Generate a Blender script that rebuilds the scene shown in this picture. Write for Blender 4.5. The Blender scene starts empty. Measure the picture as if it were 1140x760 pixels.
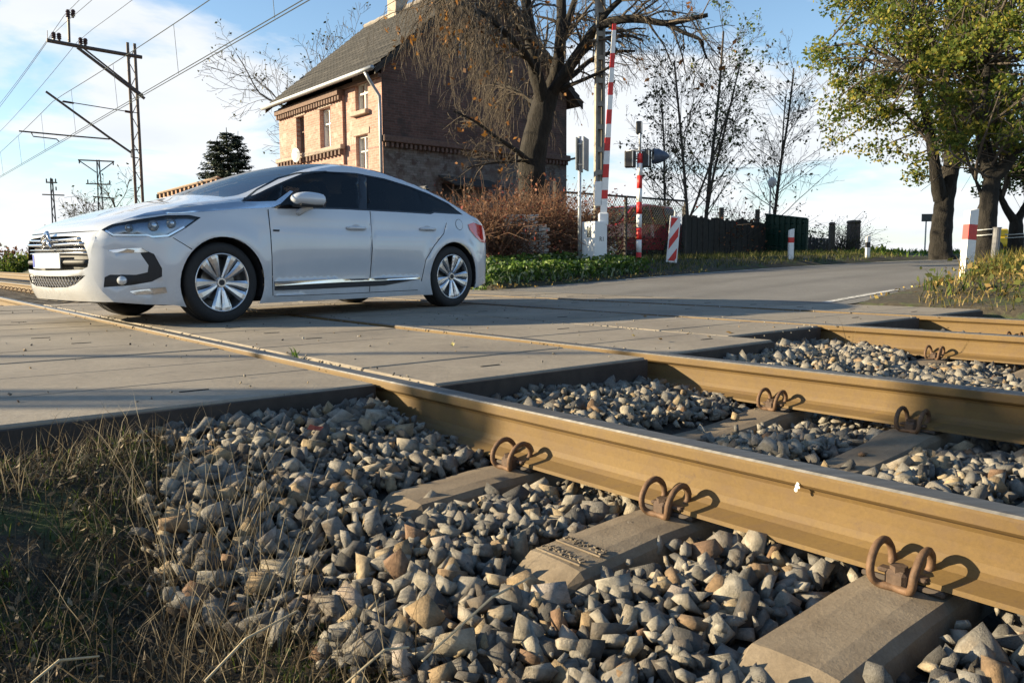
import bpy, bmesh, math, random
import numpy as np
from mathutils import Vector, Matrix
from mathutils.geometry import delaunay_2d_cdt
R=math.radians
sc=bpy.context.scene
# ---------------------------------------------------------------- camera
FPX=870.; CX,CY=570.,380.; HC=.475
PITCH=math.atan(89.0/FPX); ROLL=R(-.3)
cam_d=bpy.data.cameras.new('camera'); cam=bpy.data.objects.new('camera',cam_d); sc.collection.objects.link(cam)
cam_d.sensor_width=36.; cam_d.lens=36.*FPX/1140.; cam_d.clip_start=.05; cam_d.clip_end=6000
cam.location=(0,0,HC); cam.rotation_mode='XYZ'
cam.matrix_world=Matrix.Translation((0,0,HC))@Matrix.Rotation(math.pi/2-PITCH,4,'X')@Matrix.Rotation(ROLL,4,'Z')
sc.camera=cam
# ---------------------------------------------------------------- sky, sun, exposure
SUN_EL=15.8; SUN_AZ=-90.5   # azimuth from +Y towards +X: the sun stands to the left of the view
world=bpy.data.worlds.new('World'); sc.world=world; world.use_nodes=True
def build_world():
    nt=world.node_tree; N=nt.nodes; L=nt.links; N.clear()
    out=N.new('ShaderNodeOutputWorld'); bg=N.new('ShaderNodeBackground'); bg.inputs[1].default_value=.05
    sky=N.new('ShaderNodeTexSky'); sky.sky_type='NISHITA'; sky.sun_disc=False
    sky.sun_elevation=R(SUN_EL); sky.sun_rotation=R(SUN_AZ); sky.air_density=1.0; sky.dust_density=.3; sky.ozone_density=1.6
    tc=N.new('ShaderNodeTexCoord'); sp=N.new('ShaderNodeSeparateXYZ'); L.new(tc.outputs['Generated'],sp.inputs[0])
    def math_(op,a,b=None,clamp=False):
        m=N.new('ShaderNodeMath'); m.operation=op; m.use_clamp=clamp
        for i,v in enumerate((a,b)):
            if v is None: continue
            if isinstance(v,(int,float)): m.inputs[i].default_value=v
            else: L.new(v,m.inputs[i])
        return m.outputs[0]
    zz=math_('ADD',math_('MAXIMUM',sp.outputs[2],0.),.16)
    cb=N.new('ShaderNodeCombineXYZ'); L.new(math_('DIVIDE',sp.outputs[0],zz),cb.inputs[0]); L.new(math_('DIVIDE',sp.outputs[1],zz),cb.inputs[1])
    n1=N.new('ShaderNodeTexNoise'); n1.inputs['Scale'].default_value=.95; n1.inputs['Detail'].default_value=9; n1.inputs['Roughness'].default_value=.56; n1.inputs['Distortion'].default_value=.25
    mp=N.new('ShaderNodeMapping'); mp.inputs['Location'].default_value=CLOUD_OFF; L.new(cb.outputs[0],mp.inputs[0]); L.new(mp.outputs[0],n1.inputs['Vector'])
    cr=N.new('ShaderNodeValToRGB'); cr.color_ramp.elements[0].position=.51; cr.color_ramp.elements[1].position=.60; L.new(math_('ADD',n1.outputs[0],math_('MULTIPLY',math_('SUBTRACT',.26,math_('MAXIMUM',sp.outputs[2],0.)),.42)),cr.inputs[0])
    n2=N.new('ShaderNodeTexNoise'); n2.inputs['Scale'].default_value=2.1; n2.inputs['Detail'].default_value=5; L.new(mp.outputs[0],n2.inputs['Vector'])
    cc=N.new('ShaderNodeMixRGB'); cc.inputs[1].default_value=(5.8,6.2,6.7,1); cc.inputs[2].default_value=(8.6,8.6,8.6,1); L.new(n2.outputs[0],cc.inputs[0])
    mx=N.new('ShaderNodeMixRGB'); L.new(math_('MULTIPLY',cr.outputs[0],.94),mx.inputs[0])
    gm=N.new('ShaderNodeMixRGB'); gm.blend_type='MULTIPLY'; gm.inputs[0].default_value=1.; gm.inputs[2].default_value=SKY_TINT; L.new(sky.outputs[0],gm.inputs[1])
    hz=N.new('ShaderNodeMixRGB'); L.new(math_('MULTIPLY',math_('POWER',2.718,math_('MULTIPLY',math_('MAXIMUM',sp.outputs[2],0.),-11.)),.85),hz.inputs[0]); hz.inputs[2].default_value=(6.4,6.9,7.3,1); L.new(gm.outputs[0],hz.inputs[1])
    L.new(hz.outputs[0],mx.inputs[1]); L.new(cc.outputs[0],mx.inputs[2]); L.new(mx.outputs[0],bg.inputs[0]); L.new(bg.outputs[0],out.inputs[0])
CLOUD_OFF=(17.37,-4.479,3.216); SKY_TINT=(1.42,1.58,1.68,1)
build_world()
sun_d=bpy.data.lights.new('sun','SUN'); sun_d.energy=5.0; sun_d.angle=R(.53); sun_d.color=(1.,.835,.56)
sun=bpy.data.objects.new('sun',sun_d); sc.collection.objects.link(sun)
az=R(SUN_AZ); el=R(SUN_EL)
to_sun=Vector((math.sin(az)*math.cos(el),math.cos(az)*math.cos(el),math.sin(el)))
sun.rotation_mode='QUATERNION'; sun.rotation_quaternion=to_sun.to_track_quat('Z','Y'); sun.location=(-30,0,30)
vs=sc.view_settings; vs.view_transform='Standard'; vs.look='None'; vs.exposure=1.47; vs.gamma=1.; vs.use_curve_mapping=False
try:
    sc.cycles.use_adaptive_sampling=True; sc.cycles.max_bounces=8; sc.cycles.transparent_max_bounces=24; sc.cycles.use_denoising=True
except Exception: pass
# ---------------------------------------------------------------- geometry of the place
YAW=math.atan(735/FPX)
dS=np.array([-math.sin(YAW),math.cos(YAW),0.]); nD=np.array([math.cos(YAW),math.sin(YAW),0.])   # along the track / across it
def SD(s,D,z=0.): return (dS[0]*s+nD[0]*D, dS[1]*s+nD[1]*D, z)
def toSD(x,y): return (dS[0]*x+dS[1]*y, nD[0]*x+nD[1]*y)
_r=np.array(cam.matrix_world)[:3,:3]; CR,CU,CF=_r[:,0],_r[:,1],-_r[:,2]; CC=np.array([0,0,HC])
def ray(px,py): return CR*((px-CX)/FPX)-CU*((py-CY)/FPX)+CF
def at_y(px,py,Y): d=ray(px,py); return CC+d*(Y/d[1])
def at_z(px,py,z): d=ray(px,py); return CC+d*((z-HC)/d[2])
def at_D(px,py,D): d=ray(px,py); return CC+d*((D-CC@nD)/(d@nD))
def at_s(px,py,s): d=ray(px,py); return CC+d*((s-CC@dS)/(d@dS))
def project(p):
    v=np.asarray(p,float)-CC; z=v@CF; return CX+FPX*(v@CR)/z, CY-FPX*(v@CU)/z, z
def sst(a,b,x): t=min(1,max(0,(x-a)/(b-a))); return t*t*(3-2*t)
def far_rise(D): return .65*(1-math.exp(-(D-8.5)/13)) if D>8.5 else 0.
# ---------------------------------------------------------------- object helpers
COL=sc.collection
def tag(o,label=None,cat=None,group=None,kind=None):
    if label: o['label']=label
    if cat: o['category']=cat
    if group: o['group']=group
    if kind: o['kind']=kind
    return o
def empty(name,loc=(0,0,0),label=None,cat=None,group=None,rz=0.):
    o=bpy.data.objects.new(name,None); COL.objects.link(o); o.location=loc; o.rotation_euler=(0,0,rz); o.empty_display_size=.1
    return tag(o,label,cat,group)
def link(name,me,parent=None):
    o=bpy.data.objects.new(name,me); COL.objects.link(o)
    if parent is not None: o.parent=parent
    return o
def copy_tree(o,parent=None,label=None):
    c=o.copy(); COL.objects.link(c); c.parent=parent
    if label: c['label']=label
    for ch in o.children: copy_tree(ch,c)
    return c
class MB:
    def __init__(s): s.v=[]; s.f=[]; s.m=[]; s.mi=0; s.tint=[]
    def add(s,vs,fs):
        b=len(s.v); s.v.extend([tuple(map(float,v)) for v in vs]); s.f.extend([tuple(b+i for i in f) for f in fs]); s.m.extend([s.mi]*len(fs)); return s
    def box(s,c,size,rot=None,bev=0.,taper=(1,1)):
        hx,hy,hz=[a/2 for a in size]
        if bev<=0:
            P=[(-hx,-hy,-hz),(hx,-hy,-hz),(hx,hy,-hz),(-hx,hy,-hz),(-hx*taper[0],-hy*taper[1],hz),(hx*taper[0],-hy*taper[1],hz),(hx*taper[0],hy*taper[1],hz),(-hx*taper[0],hy*taper[1],hz)]
            Fs=[(3,2,1,0),(4,5,6,7),(0,1,5,4),(1,2,6,5),(2,3,7,6),(3,0,4,7)]
        else:
            b=min(bev,hx*.9,hy*.9,hz*.9); P=[]; idx={}
            for sx in(-1,1):
                for sy in(-1,1):
                    for sz in(-1,1):
                        for k in range(3):
                            q=[sx*hx,sy*hy,sz*hz]
                            for j in range(3):
                                if j!=k: q[j]-=[sx,sy,sz][j]*b
                            idx[(sx,sy,sz,k)]=len(P); P.append(tuple(q))
            Fs=[]
            for k in range(3):
                a,c2=[j for j in range(3) if j!=k]
                for sg in(-1,1):
                    ring=[]
                    for (u,v) in((-1,-1),(1,-1),(1,1),(-1,1)):
                        t=[0,0,0]; t[k]=sg;t[a]=u;t[c2]=v; ring.append(idx[(t[0],t[1],t[2],k)])
                    Fs.append(tuple(ring))
            for k in range(3):
                a,c2=[j for j in range(3) if j!=k]
                for u in(-1,1):
                    for v in(-1,1):
                        t0=[0,0,0];t1=[0,0,0]; t0[k]=-1;t1[k]=1
                        for t in(t0,t1): t[a]=u;t[c2]=v
                        Fs.append((idx[(*t0,a)],idx[(*t1,a)],idx[(*t1,c2)],idx[(*t0,c2)]))
            for sx in(-1,1):
                for sy in(-1,1):
                    for sz in(-1,1): Fs.append(tuple(idx[(sx,sy,sz,k)] for k in range(3)))
        if rot is not None: P=[rot@Vector(p) for p in P]
        return s.add([(p[0]+c[0],p[1]+c[1],p[2]+c[2]) for p in P],Fs)
    def tube(s,pts,rad,n=6,cap=True,closed=False):
        pts=np.asarray(pts,float); k=len(pts)
        if np.isscalar(rad): rad=[rad]*k
        T=np.gradient(pts,axis=0); T/= (np.linalg.norm(T,axis=1)[:,None]+1e-12)
        if closed:
            T=np.roll(pts,-1,0)-np.roll(pts,1,0); T/=np.linalg.norm(T,axis=1)[:,None]
        a=np.array([0,0,1.]) if abs(T[0][2])<.9 else np.array([1.,0,0])
        u=np.cross(T[0],a); u/=np.linalg.norm(u); V=[]
        for i in range(k):
            u=u-T[i]*(u@T[i]); u/=(np.linalg.norm(u)+1e-12); w=np.cross(T[i],u)
            for j in range(n):
                an=2*math.pi*j/n; V.append(pts[i]+rad[i]*(u*math.cos(an)+w*math.sin(an)))
        Fs=[(i*n+j,i*n+(j+1)%n,(i+1)*n+(j+1)%n,(i+1)*n+j) for i in range(k-1) for j in range(n)]
        if closed: Fs+=[((k-1)*n+j,(k-1)*n+(j+1)%n,(j+1)%n,j) for j in range(n)]
        elif cap: Fs+=[tuple(range(n-1,-1,-1)),tuple((k-1)*n+j for j in range(n))]
        return s.add(V,Fs)
    def cyl(s,a,b,r,r2=None,n=12): return s.tube([a,b],[r,r if r2 is None else r2],n)
    def prism(s,poly,fn,h0,h1):
        """extrude a 2d polygon: fn(u,v,h)->xyz"""
        k=len(poly); V=[fn(u,v,h0) for u,v in poly]+[fn(u,v,h1) for u,v in poly]
        Fs=[tuple(range(k-1,-1,-1)),tuple(range(k,2*k))]+[(i,(i+1)%k,k+(i+1)%k,k+i) for i in range(k)]
        return s.add(V,Fs)
    def mesh(s,name,mats,smooth=False):
        me=bpy.data.meshes.new(name); me.from_pydata(s.v,[],s.f); 
        for m in (mats if isinstance(mats,(list,tuple)) else [mats]): me.materials.append(m)
        if any(s.m): me.polygons.foreach_set('material_index',s.m)
        if smooth: me.polygons.foreach_set('use_smooth',[True]*len(me.polygons))
        me.update(); return me
    def obj(s,name,mats,parent=None,smooth=False,fixn=False):
        me=s.mesh(name,mats,smooth)
        if fixn: fix_normals(me)
        return link(name,me,parent)
def fix_normals(me):
    bm=bmesh.new(); bm.from_mesh(me); bmesh.ops.recalc_face_normals(bm,faces=bm.faces); bm.to_mesh(me); bm.free()
def np_mesh(name,V,Fq,mat,smooth=False,attrs=None):
    """fast mesh from numpy arrays; Fq (n,3) or (n,4)"""
    V=np.asarray(V,np.float32); Fq=np.asarray(Fq,np.int32); k=Fq.shape[1]; me=bpy.data.meshes.new(name)
    me.vertices.add(len(V)); me.vertices.foreach_set('co',V.ravel())
    me.loops.add(Fq.size); me.loops.foreach_set('vertex_index',Fq.ravel())
    me.polygons.add(len(Fq)); me.polygons.foreach_set('loop_start',np.arange(0,Fq.size,k,dtype=np.int32)); me.polygons.foreach_set('loop_total',np.full(len(Fq),k,np.int32))
    if smooth: me.polygons.foreach_set('use_smooth',np.ones(len(Fq),bool))
    me.materials.append(mat)
    for an,arr in (attrs or {}).items():
        at=me.attributes.new(an,'FLOAT','POINT'); at.data.foreach_set('value',np.asarray(arr,np.float32))
    me.update(calc_edges=True); me.validate(); return me
# ---------------------------------------------------------------- materials
MATS={}
class NT:
    def __init__(s,name):
        s.m=bpy.data.materials.new(name); s.m.use_nodes=True; s.nt=s.m.node_tree; s.N=s.nt.nodes; s.L=s.nt.links
        s.b=s.N['Principled BSDF']; s.o=s.N['Material Output']
    def n(s,t,**kw):
        x=s.N.new(t)
        for k,v in kw.items(): setattr(x,k,v)
        return x
    def pos(s,coord='world',scale=(1,1,1),rotz=0.):
        mp=s.n('ShaderNodeMapping')
        if coord=='world': g=s.n('ShaderNodeNewGeometry'); s.L.new(g.outputs['Position'],mp.inputs[0])
        else: g=s.n('ShaderNodeTexCoord'); s.L.new(g.outputs['Object'],mp.inputs[0])
        mp.inputs['Scale'].default_value=scale; mp.inputs['Rotation'].default_value=(0,0,rotz); return mp.outputs[0]
    def noise(s,vec,scale,detail=6,rough=.6,dist=0.):
        x=s.n('ShaderNodeTexNoise'); x.inputs['Scale'].default_value=scale; x.inputs['Detail'].default_value=detail; x.inputs['Roughness'].default_value=rough; x.inputs['Distortion'].default_value=dist
        s.L.new(vec,x.inputs['Vector']); return x.outputs[0]
    def ramp(s,fac,stops):
        r=s.n('ShaderNodeValToRGB'); e=r.color_ramp.elements
        while len(e)<len(stops): e.new(.5)
        for i,(p,c) in enumerate(stops):
            e[i].position=p; e[i].color=(*c,1) if not isinstance(c,(int,float)) else (c,c,c,1)
        s.L.new(fac,r.inputs[0]); return r.outputs[0]
    def mix(s,fac,a,b,mode='MIX'):
        x=s.n('ShaderNodeMixRGB'); x.blend_type=mode
        for i,v in enumerate((fac,a,b)):
            if isinstance(v,(int,float)): x.inputs[i].default_value=v if i==0 else (v,v,v,1)
            elif isinstance(v,tuple): x.inputs[i].default_value=(*v,1)[:4]
            else: s.L.new(v,x.inputs[i])
        return x.outputs[0]
    def mth(s,op,a,b=0.,clamp=False):
        x=s.n('ShaderNodeMath',operation=op,use_clamp=clamp)
        for i,v in enumerate((a,b)):
            if isinstance(v,(int,float)): x.inputs[i].default_value=v
            else: s.L.new(v,x.inputs[i])
        return x.outputs[0]
    def attr(s,name): x=s.n('ShaderNodeAttribute'); x.attribute_name=name; return x.outputs['Fac']
    def rnd(s): return s.n('ShaderNodeObjectInfo').outputs['Random']
    def base(s,c):
        if isinstance(c,tuple): s.b.inputs['Base Color'].default_value=(*c,1)
        else: s.L.new(c,s.b.inputs['Base Color'])
    def bump(s,h,strength=.5,dist=.01):
        x=s.n('ShaderNodeBump'); x.inputs['Strength'].default_value=strength; x.inputs['Distance'].default_value=dist; s.L.new(h,x.inputs['Height']); s.L.new(x.outputs[0],s.b.inputs['Normal'])
    def set(s,**kw):
        for k,v in kw.items():
            i=s.b.inputs[k.replace('_',' ')]
            if hasattr(v,'links') or 'Socket' in type(v).__name__: s.L.new(v,i)
            else: i.default_value=v
        return s
def simple(name,c,rough=.6,metal=0.,var=.25,scale=8.,bump=0.,bscale=40.,coord='world',bdist=.004,spec=.4):
    if name in MATS: return MATS[name]
    t=NT(name); v=t.pos(coord); f=t.noise(v,scale)
    t.base(t.ramp(f,[(.25,tuple(x*(1-var) for x in c)),(.75,tuple(min(1,x*(1+var)) for x in c))]))
    t.set(Roughness=rough,Metallic=metal); t.b.inputs['Specular IOR Level'].default_value=spec
    if bump>0: t.bump(t.noise(v,bscale,4),bump,bdist)
    MATS[name]=t.m; return t.m
rng=random.Random(11); npr=np.random.default_rng(5)
# ================================================================ GROUND, ROAD, TRACKS
D1,D2,D3,D4=1.63,3.137,5.50,7.007            # near top edges of the four rail heads
S0,S1=2.66,10.9                               # crossing deck from S0 to S1 along the track
TC=(D1+.036+.7535, D3+.036+.7535)             # track centre lines
def hsh(a,b): 
    v=math.sin(a*12.9898+b*78.233)*43758.5453; return v-math.floor(v)
def vnoise(x,y):
    i,j=math.floor(x),math.floor(y); u,v=x-i,y-j; u=u*u*(3-2*u); v=v*v*(3-2*v)
    return (hsh(i,j)*(1-u)+hsh(i+1,j)*u)*(1-v)+(hsh(i,j+1)*(1-u)+hsh(i+1,j+1)*u)*v
def fbm(x,y): return vnoise(x,y)*.55+vnoise(x*2.1+7,y*2.1)*.3+vnoise(x*4.3,y*4.3+3)*.15
def ballast_edge(s): return .72+.10*math.sin(s*2.3+.5)+.05*math.sin(s*5.7)
def soil_z(s,D):
    up=sst(1.6,2.72,s)
    z=-.33+.255*up+.05*(fbm(s*3.1,D*3.1)-.5)+.05*(fbm(s*9,D*9)-.5)
    z-=.10*sst(-.1,-1.6,D)
    return z
def road_right(D): return 4.42+.022*(D-8.6)
def road_left(D): return 10.35-.028*(D-8.6)
def ground_z(s,D):
    if S0-.05<s<S1+.05 and D<8.45: 
        return -.24
    if D<1.0:
        e=ballast_edge(s); w=sst(e-.08,e+.10,D)
        return soil_z(s,D)*(1-w)+(-.285)*w if s<S0 else (-.12-.05*sst(0,-6,D)+.04*(fbm(s,D)-.5)) 
    if D<7.9: return -.285+.03*(fbm(s*2,D*2)-.5)
    rise=far_rise(D); t=sst(7.9,8.6,D)
    rr,rl=road_right(D),road_left(D)
    onroad=min(sst(rr-.5,rr+.1,s),sst(rl+.35,rl-.1,s))
    bank=.05+.10*fbm(s*.9,D*.9)+.12*sst(rl+.2,rl+1.6,s)*sst(40,20,D)*sst(60,30,s)+.06*sst(rr-.3,rr-1.8,s)*sst(8.7,11,D)
    if s<rr and D<9.6: bank*=sst(8.4,10.2,D)
    z=rise+bank*(1-onroad)-.05*onroad
    return -.285*(1-t)+z*t
def arr(*parts):
    o=[]
    for p in parts:
        if isinstance(p,tuple): a,b,st=p; o+=list(np.arange(a,b,st))
        else: o.append(p)
    return o
gs=arr(-3000,-1200,-500,-200,-90,-45,-22,-12,-7,-4,-2.5,(-1.5,3.3,.07),(3.4,16.,.35),(16,30,1.),(30,80,5.),90,130,200,320,500,900,1600,3000)
gd=arr(-3000,-900,-300,-120,-50,-22,-10,-5,-3,(-1.9,1.15,.07),(1.3,7.9,.3),(7.95,14.,.2),(14.,30,.6),(30,60,3.),70,90,120,180,300,500,900,1700,3000)
V=[];zone=[];green=[]
for s in gs:
    for D in gd:
        z=ground_z(s,D); p=SD(s,D); V.append((p[0],p[1],z))
        zone.append(1. if (1.0<D<7.95) else 0.); green.append(sst(24,32,D)*sst(-40,-20,s-0) if D>20 else 0.)
ns,nd=len(gs),len(gd)
Fq=[(i*nd+j,(i+1)*nd+j,(i+1)*nd+j+1,i*nd+j+1) for i in range(ns-1) for j in range(nd-1)]
t=NT('ground'); v=t.pos(); n1=t.noise(v,.9,8); n2=t.noise(v,14,8,.7); n3=t.noise(v,90,4)
soil=t.ramp(n2,[(.3,(.022,.018,.012)),(.55,(.055,.045,.028)),(.75,(.10,.082,.05))])
moss=t.mix(t.ramp(t.noise(v,3.5,5),[(.5,0.),(.62,1.)]),soil,t.ramp(n2,[(.3,(.02,.03,.008)),(.7,(.06,.085,.02))]))
grn=t.ramp(n2,[(.3,(.05,.10,.02)),(.7,(.11,.19,.035))])
bal=t.ramp(n2,[(.3,(.045,.04,.034)),(.7,(.15,.135,.11))])
c=t.mix(t.attr('green'),moss,grn); c=t.mix(t.attr('zone'),c,bal); t.base(c); t.set(Roughness=.95); t.bump(n2,.8,.03)
me=np_mesh('ground',V,[f[::-1] for f in Fq],t.m,True,{'zone':zone,'green':green})
fix_normals(me); o=link('ground',me); tag(o,kind='structure')
# ---- road
def wheel_wear(t,v):
    mp=t.n('ShaderNodeMapping'); g=t.n('ShaderNodeNewGeometry'); t.L.new(g.outputs['Position'],mp.inputs[0]); mp.inputs['Rotation'].default_value=(0,0,-(YAW+math.pi/2))
    sp=t.n('ShaderNodeSeparateXYZ'); t.L.new(mp.outputs[0],sp.inputs[0]); s_=sp.outputs[0]; out=None
    for c in (4.75,6.3,7.7,9.3):
        d=t.mth('ABSOLUTE',t.mth('SUBTRACT',s_,c)); w=t.mth('SUBTRACT',1.,t.mth('DIVIDE',d,.38),True); out=w if out is None else t.mth('MAXIMUM',out,w)
    return t.mth('MULTIPLY',out,t.ramp(t.noise(v,2.3,6,.65),[(.35,.15),(.7,.75)]))
t=NT('asphalt'); v=t.pos(); a=t.noise(v,.55,6); b=t.noise(v,160,3,.8); c2=t.noise(v,6,7,.65)
col=t.ramp(a,[(.3,(.135,.125,.115)),(.7,(.20,.19,.175))]); col=t.mix(.65,col,t.ramp(b,[(.3,.35),(.7,1.3)]),'MULTIPLY'); col=t.mix(t.ramp(c2,[(.55,0.),(.75,.5)]),col,(.25,.23,.2))
col=t.mix(wheel_wear(t,v),col,(.085,.08,.074)); t.base(col); t.set(Roughness=.85); t.bump(b,.5,.006); ASPH=t.m
mb=MB(); Ds=[8.36,8.6,9,9.5,10,11,12,13,14,16,18,20,23,26,30,36,45,60,90]; K=13; Vv=[]
for D in Ds:
    a,b=road_right(D)-.22,road_left(D)+.05
    for k in range(K):
        u=k/(K-1); s=a+(b-a)*u; p=SD(s,D,(far_rise(D) if D>8.5 else 0)-.012+.03*(1-(2*u-1)**2)*sst(8.6,12,D)); Vv.append(p)
mb.add(Vv,[(i*K+j,i*K+j+1,(i+1)*K+j+1,(i+1)*K+j) for i in range(len(Ds)-1) for j in range(K-1)])
road=mb.obj('road',ASPH,smooth=True,fixn=True); tag(road,kind='structure')
# apron of the road on the near side of the tracks (runs out of the picture to the left)
mb=MB(); Vv=[]
for D in (-.055,-.5,-1.2,-3,-8,-20,-60):
    for k in range(5):
        s=S0+.1+(S1-S0-.1)*k/4 - .16*(.318-D); Vv.append(SD(s,D,-.02-.02*sst(0,-4,D)))
mb.add(Vv,[(i*5+j,i*5+j+1,(i+1)*5+j+1,(i+1)*5+j) for i in range(6) for j in range(4)])
o=mb.obj('road',ASPH,smooth=True,fixn=True); tag(o,kind='structure')
# painted edge lines, worn
t=NT('worn_road_paint'); v=t.pos(); f=t.ramp(t.noise(v,22,8,.7),[(.40,0.),(.56,1.)])
t.base(t.mix(f,(.18,.17,.155),(.62,.60,.55))); t.set(Roughness=.8); PAINTLINE=t.m
def strip(pts,w,name,mat,parent):
    mb=MB(); Vv=[]
    for s,D,z in pts: Vv+=[SD(s-w/2,D,z),SD(s+w/2,D,z)]
    mb.add(Vv,[(2*i,2*i+1,2*i+3,2*i+2) for i in range(len(pts)-1)]); return mb.obj(name,mat,parent,fixn=True)
def road_z(s,D): 
    a,b=road_right(D)-.22,road_left(D)+.05; u=(s-a)/(b-a); return far_rise(D)-.012+.03*(1-(2*u-1)**2)*sst(8.6,12,D)
strip([(road_right(D)+.09,D,road_z(road_right(D)+.09,D)+.006) for D in (8.5,8.9,9.4,9.9,10.4)],.11,'edge_line',PAINTLINE,road)
strip([(road_left(D)-.35,D,road_z(road_left(D)-.35,D)+.008) for D in (11,12,13,14,16,18,20,23,26,30)],.11,'edge_line',PAINTLINE,road)
# ---- crossing deck of concrete panels
t=NT('deck_concrete'); v=t.pos(); a=t.noise(v,1.3,8,.65); b=t.noise(v,30,6,.7); g=t.noise(t.pos(scale=(1,6,1),rotz=-YAW),2.2,6)
col=t.ramp(a,[(.28,(.18,.148,.112)),(.55,(.275,.232,.178)),(.78,(.35,.30,.235))]); col=t.mix(.45,col,t.ramp(b,[(.3,.55),(.7,1.25)]),'MULTIPLY'); col=t.mix(t.ramp(g,[(.55,0.),(.75,.45)]),col,(.16,.14,.115))
col=t.mix(t.mth('MULTIPLY',t.rnd(),.4),col,(.19,.16,.12)); col=t.mix(wheel_wear(t,v),col,(.12,.105,.085)); st=t.ramp(t.noise(v,3.7,6,.7,.6),[(.60,0.),(.70,.55)]); col=t.mix(st,col,(.10,.085,.07)); pit=t.noise(v,75,3,.6); col=t.mix(t.ramp(pit,[(.66,0.),(.72,.6)]),col,(.09,.075,.06)); t.base(col); t.set(Roughness=.8); t.bump(t.mix(.5,b,pit),.5,.006); DECK=t.m
RUBBER=simple('rubber_edge',(.02,.02,.022),.8,bump=.2)
deckm=MB(); 
for a,b in ((0.,1.55),(1.82,3.02),(3.3,5.4),(5.7,6.9),(7.2,8.3)):
    deckm.box(SD((S0+S1)/2,(a+b)/2,-.225),(S1-S0-.3,b-a,.10),Matrix.Rotation(math.pi/2+YAW,3,'Z'))
deck=deckm.obj('crossing_deck',RUBBER); tag(deck,kind='structure')
rows=[(-.05,1.612,2.78,10.95),(1.775,3.072,2.58,10.9),(3.225,4.30,2.61,10.9),(4.335,5.482,2.95,10.9),(5.645,6.942,2.85,10.9),(7.095,8.35,2.84,10.9)]
PM={}
EDGEB=simple('dark_edge_beam',(.045,.036,.03),.85,var=.4,scale=10,bump=.3)  # dark plates across the ends of the panel rows
SLOT=simple('lifting_slot_dark',(.025,.023,.02),.9)
for ri,(a,b,s0,s1) in enumerate(rows):
    n_=14; st=(s1-s0)/n_
    mb=MB(); mb.box((0,0,-.085),(st-.006,b-a,.17),bev=.007); pm=mb.mesh('concrete_panel',DECK); 
    ms=MB(); ms.box((0,(.18 if ri%2 else -.22),.001),(.012,.11,.004)); sm=ms.mesh('lifting_slot',SLOT)
    eb=MB(); eb.box((0,0,-.088),(.016,b-a-.01,.158),bev=.003); q=eb.obj('edge_beam',EDGEB,deck); q.location=SD(s0-.011,(a+b)/2,-.014); q.rotation_euler[2]=math.pi/2+YAW
    for k in range(n_):
        o=link('concrete_panel',pm,deck); o.location=SD(s0+(k+.5)*st,(a+b)/2,-.012+rng.uniform(-.0025,.0025)-(.002 if ri==0 else 0))
        o.rotation_euler=(rng.uniform(-.002,.002)+(.006 if ri==0 else 0),rng.uniform(-.003,.003),math.pi/2+YAW)
        if rng.random()<.6:
            q=link('lifting_slot',sm,o); q.location=(rng.uniform(-.03,.03),rng.uniform(-.08,.08),0)
# rubbish, grit and leaves lying on the deck
t=NT('deck_leaf'); t.base(t.ramp(t.rnd(),[(0,(.10,.06,.02)),(.5,(.22,.14,.04)),(1,(.30,.26,.10))])); t.set(Roughness=.8); LEAFD=t.m
def leaf_mesh(mat,L=.05):
    mb=MB(); mb.add([(-L/2,0,0),(-L*.2,-L*.26,.008),(L*.2,-L*.24,.006),(L/2,0,.012),(L*.2,L*.24,.004),(-L*.2,L*.26,.009),(0,0,-.002)],[(0,1,6),(1,2,6),(2,3,6),(3,4,6),(4,5,6),(5,0,6)]); return mb.mesh('fallen_leaf',mat)
lfm=leaf_mesh(LEAFD)
# ---- rails
t=NT('rusty_rail'); v=t.pos(); a=t.noise(v,2.5,6); b=t.noise(v,120,4,.7); g=t.noise(t.pos(scale=(.25,8,8),rotz=-(YAW+math.pi/2)),3,5)
col=t.ramp(a,[(.3,(.11,.064,.017)),(.7,(.148,.090,.026))]); col=t.mix(.35,col,t.ramp(b,[(.3,.6),(.7,1.25)]),'MULTIPLY'); col=t.mix(t.ramp(g,[(.45,0.),(.75,.55)]),col,(.10,.06,.032)); col=t.mix(t.ramp(t.noise(v,26,6,.75),[(.58,0.),(.68,.45)]),col,(.075,.045,.028))
t.base(col); t.set(Roughness=.75); t.bump(b,.15,.002); RAILM=t.m
t=NT('polished_rail_head'); v=t.pos(scale=(.3,10,1),rotz=-(YAW+math.pi/2)); t.base(t.ramp(t.noise(v,6,5),[(.3,(.12,.112,.10)),(.7,(.22,.205,.185))])); t.set(Roughness=.48,Metallic=.8); HEADM=t.m
half=[(.024,0),(.0315,-.0018),(.0352,-.007),(.036,-.014),(.0355,-.036),(.028,-.043),(.0135,-.050),(.0095,-.060),(.0085,-.09),(.0095,-.118),(.014,-.134),(.028,-.1455),(.060,-.1560),(.074,-.1605),(.075,-.171),(.073,-.172)]
prof=half+[(-x,z) for x,z in half[::-1]]
segs=[-6.,-2,0,1,2,2.6,4,6,8,10.6,14,20,30,45,70,120,220,400]
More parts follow.
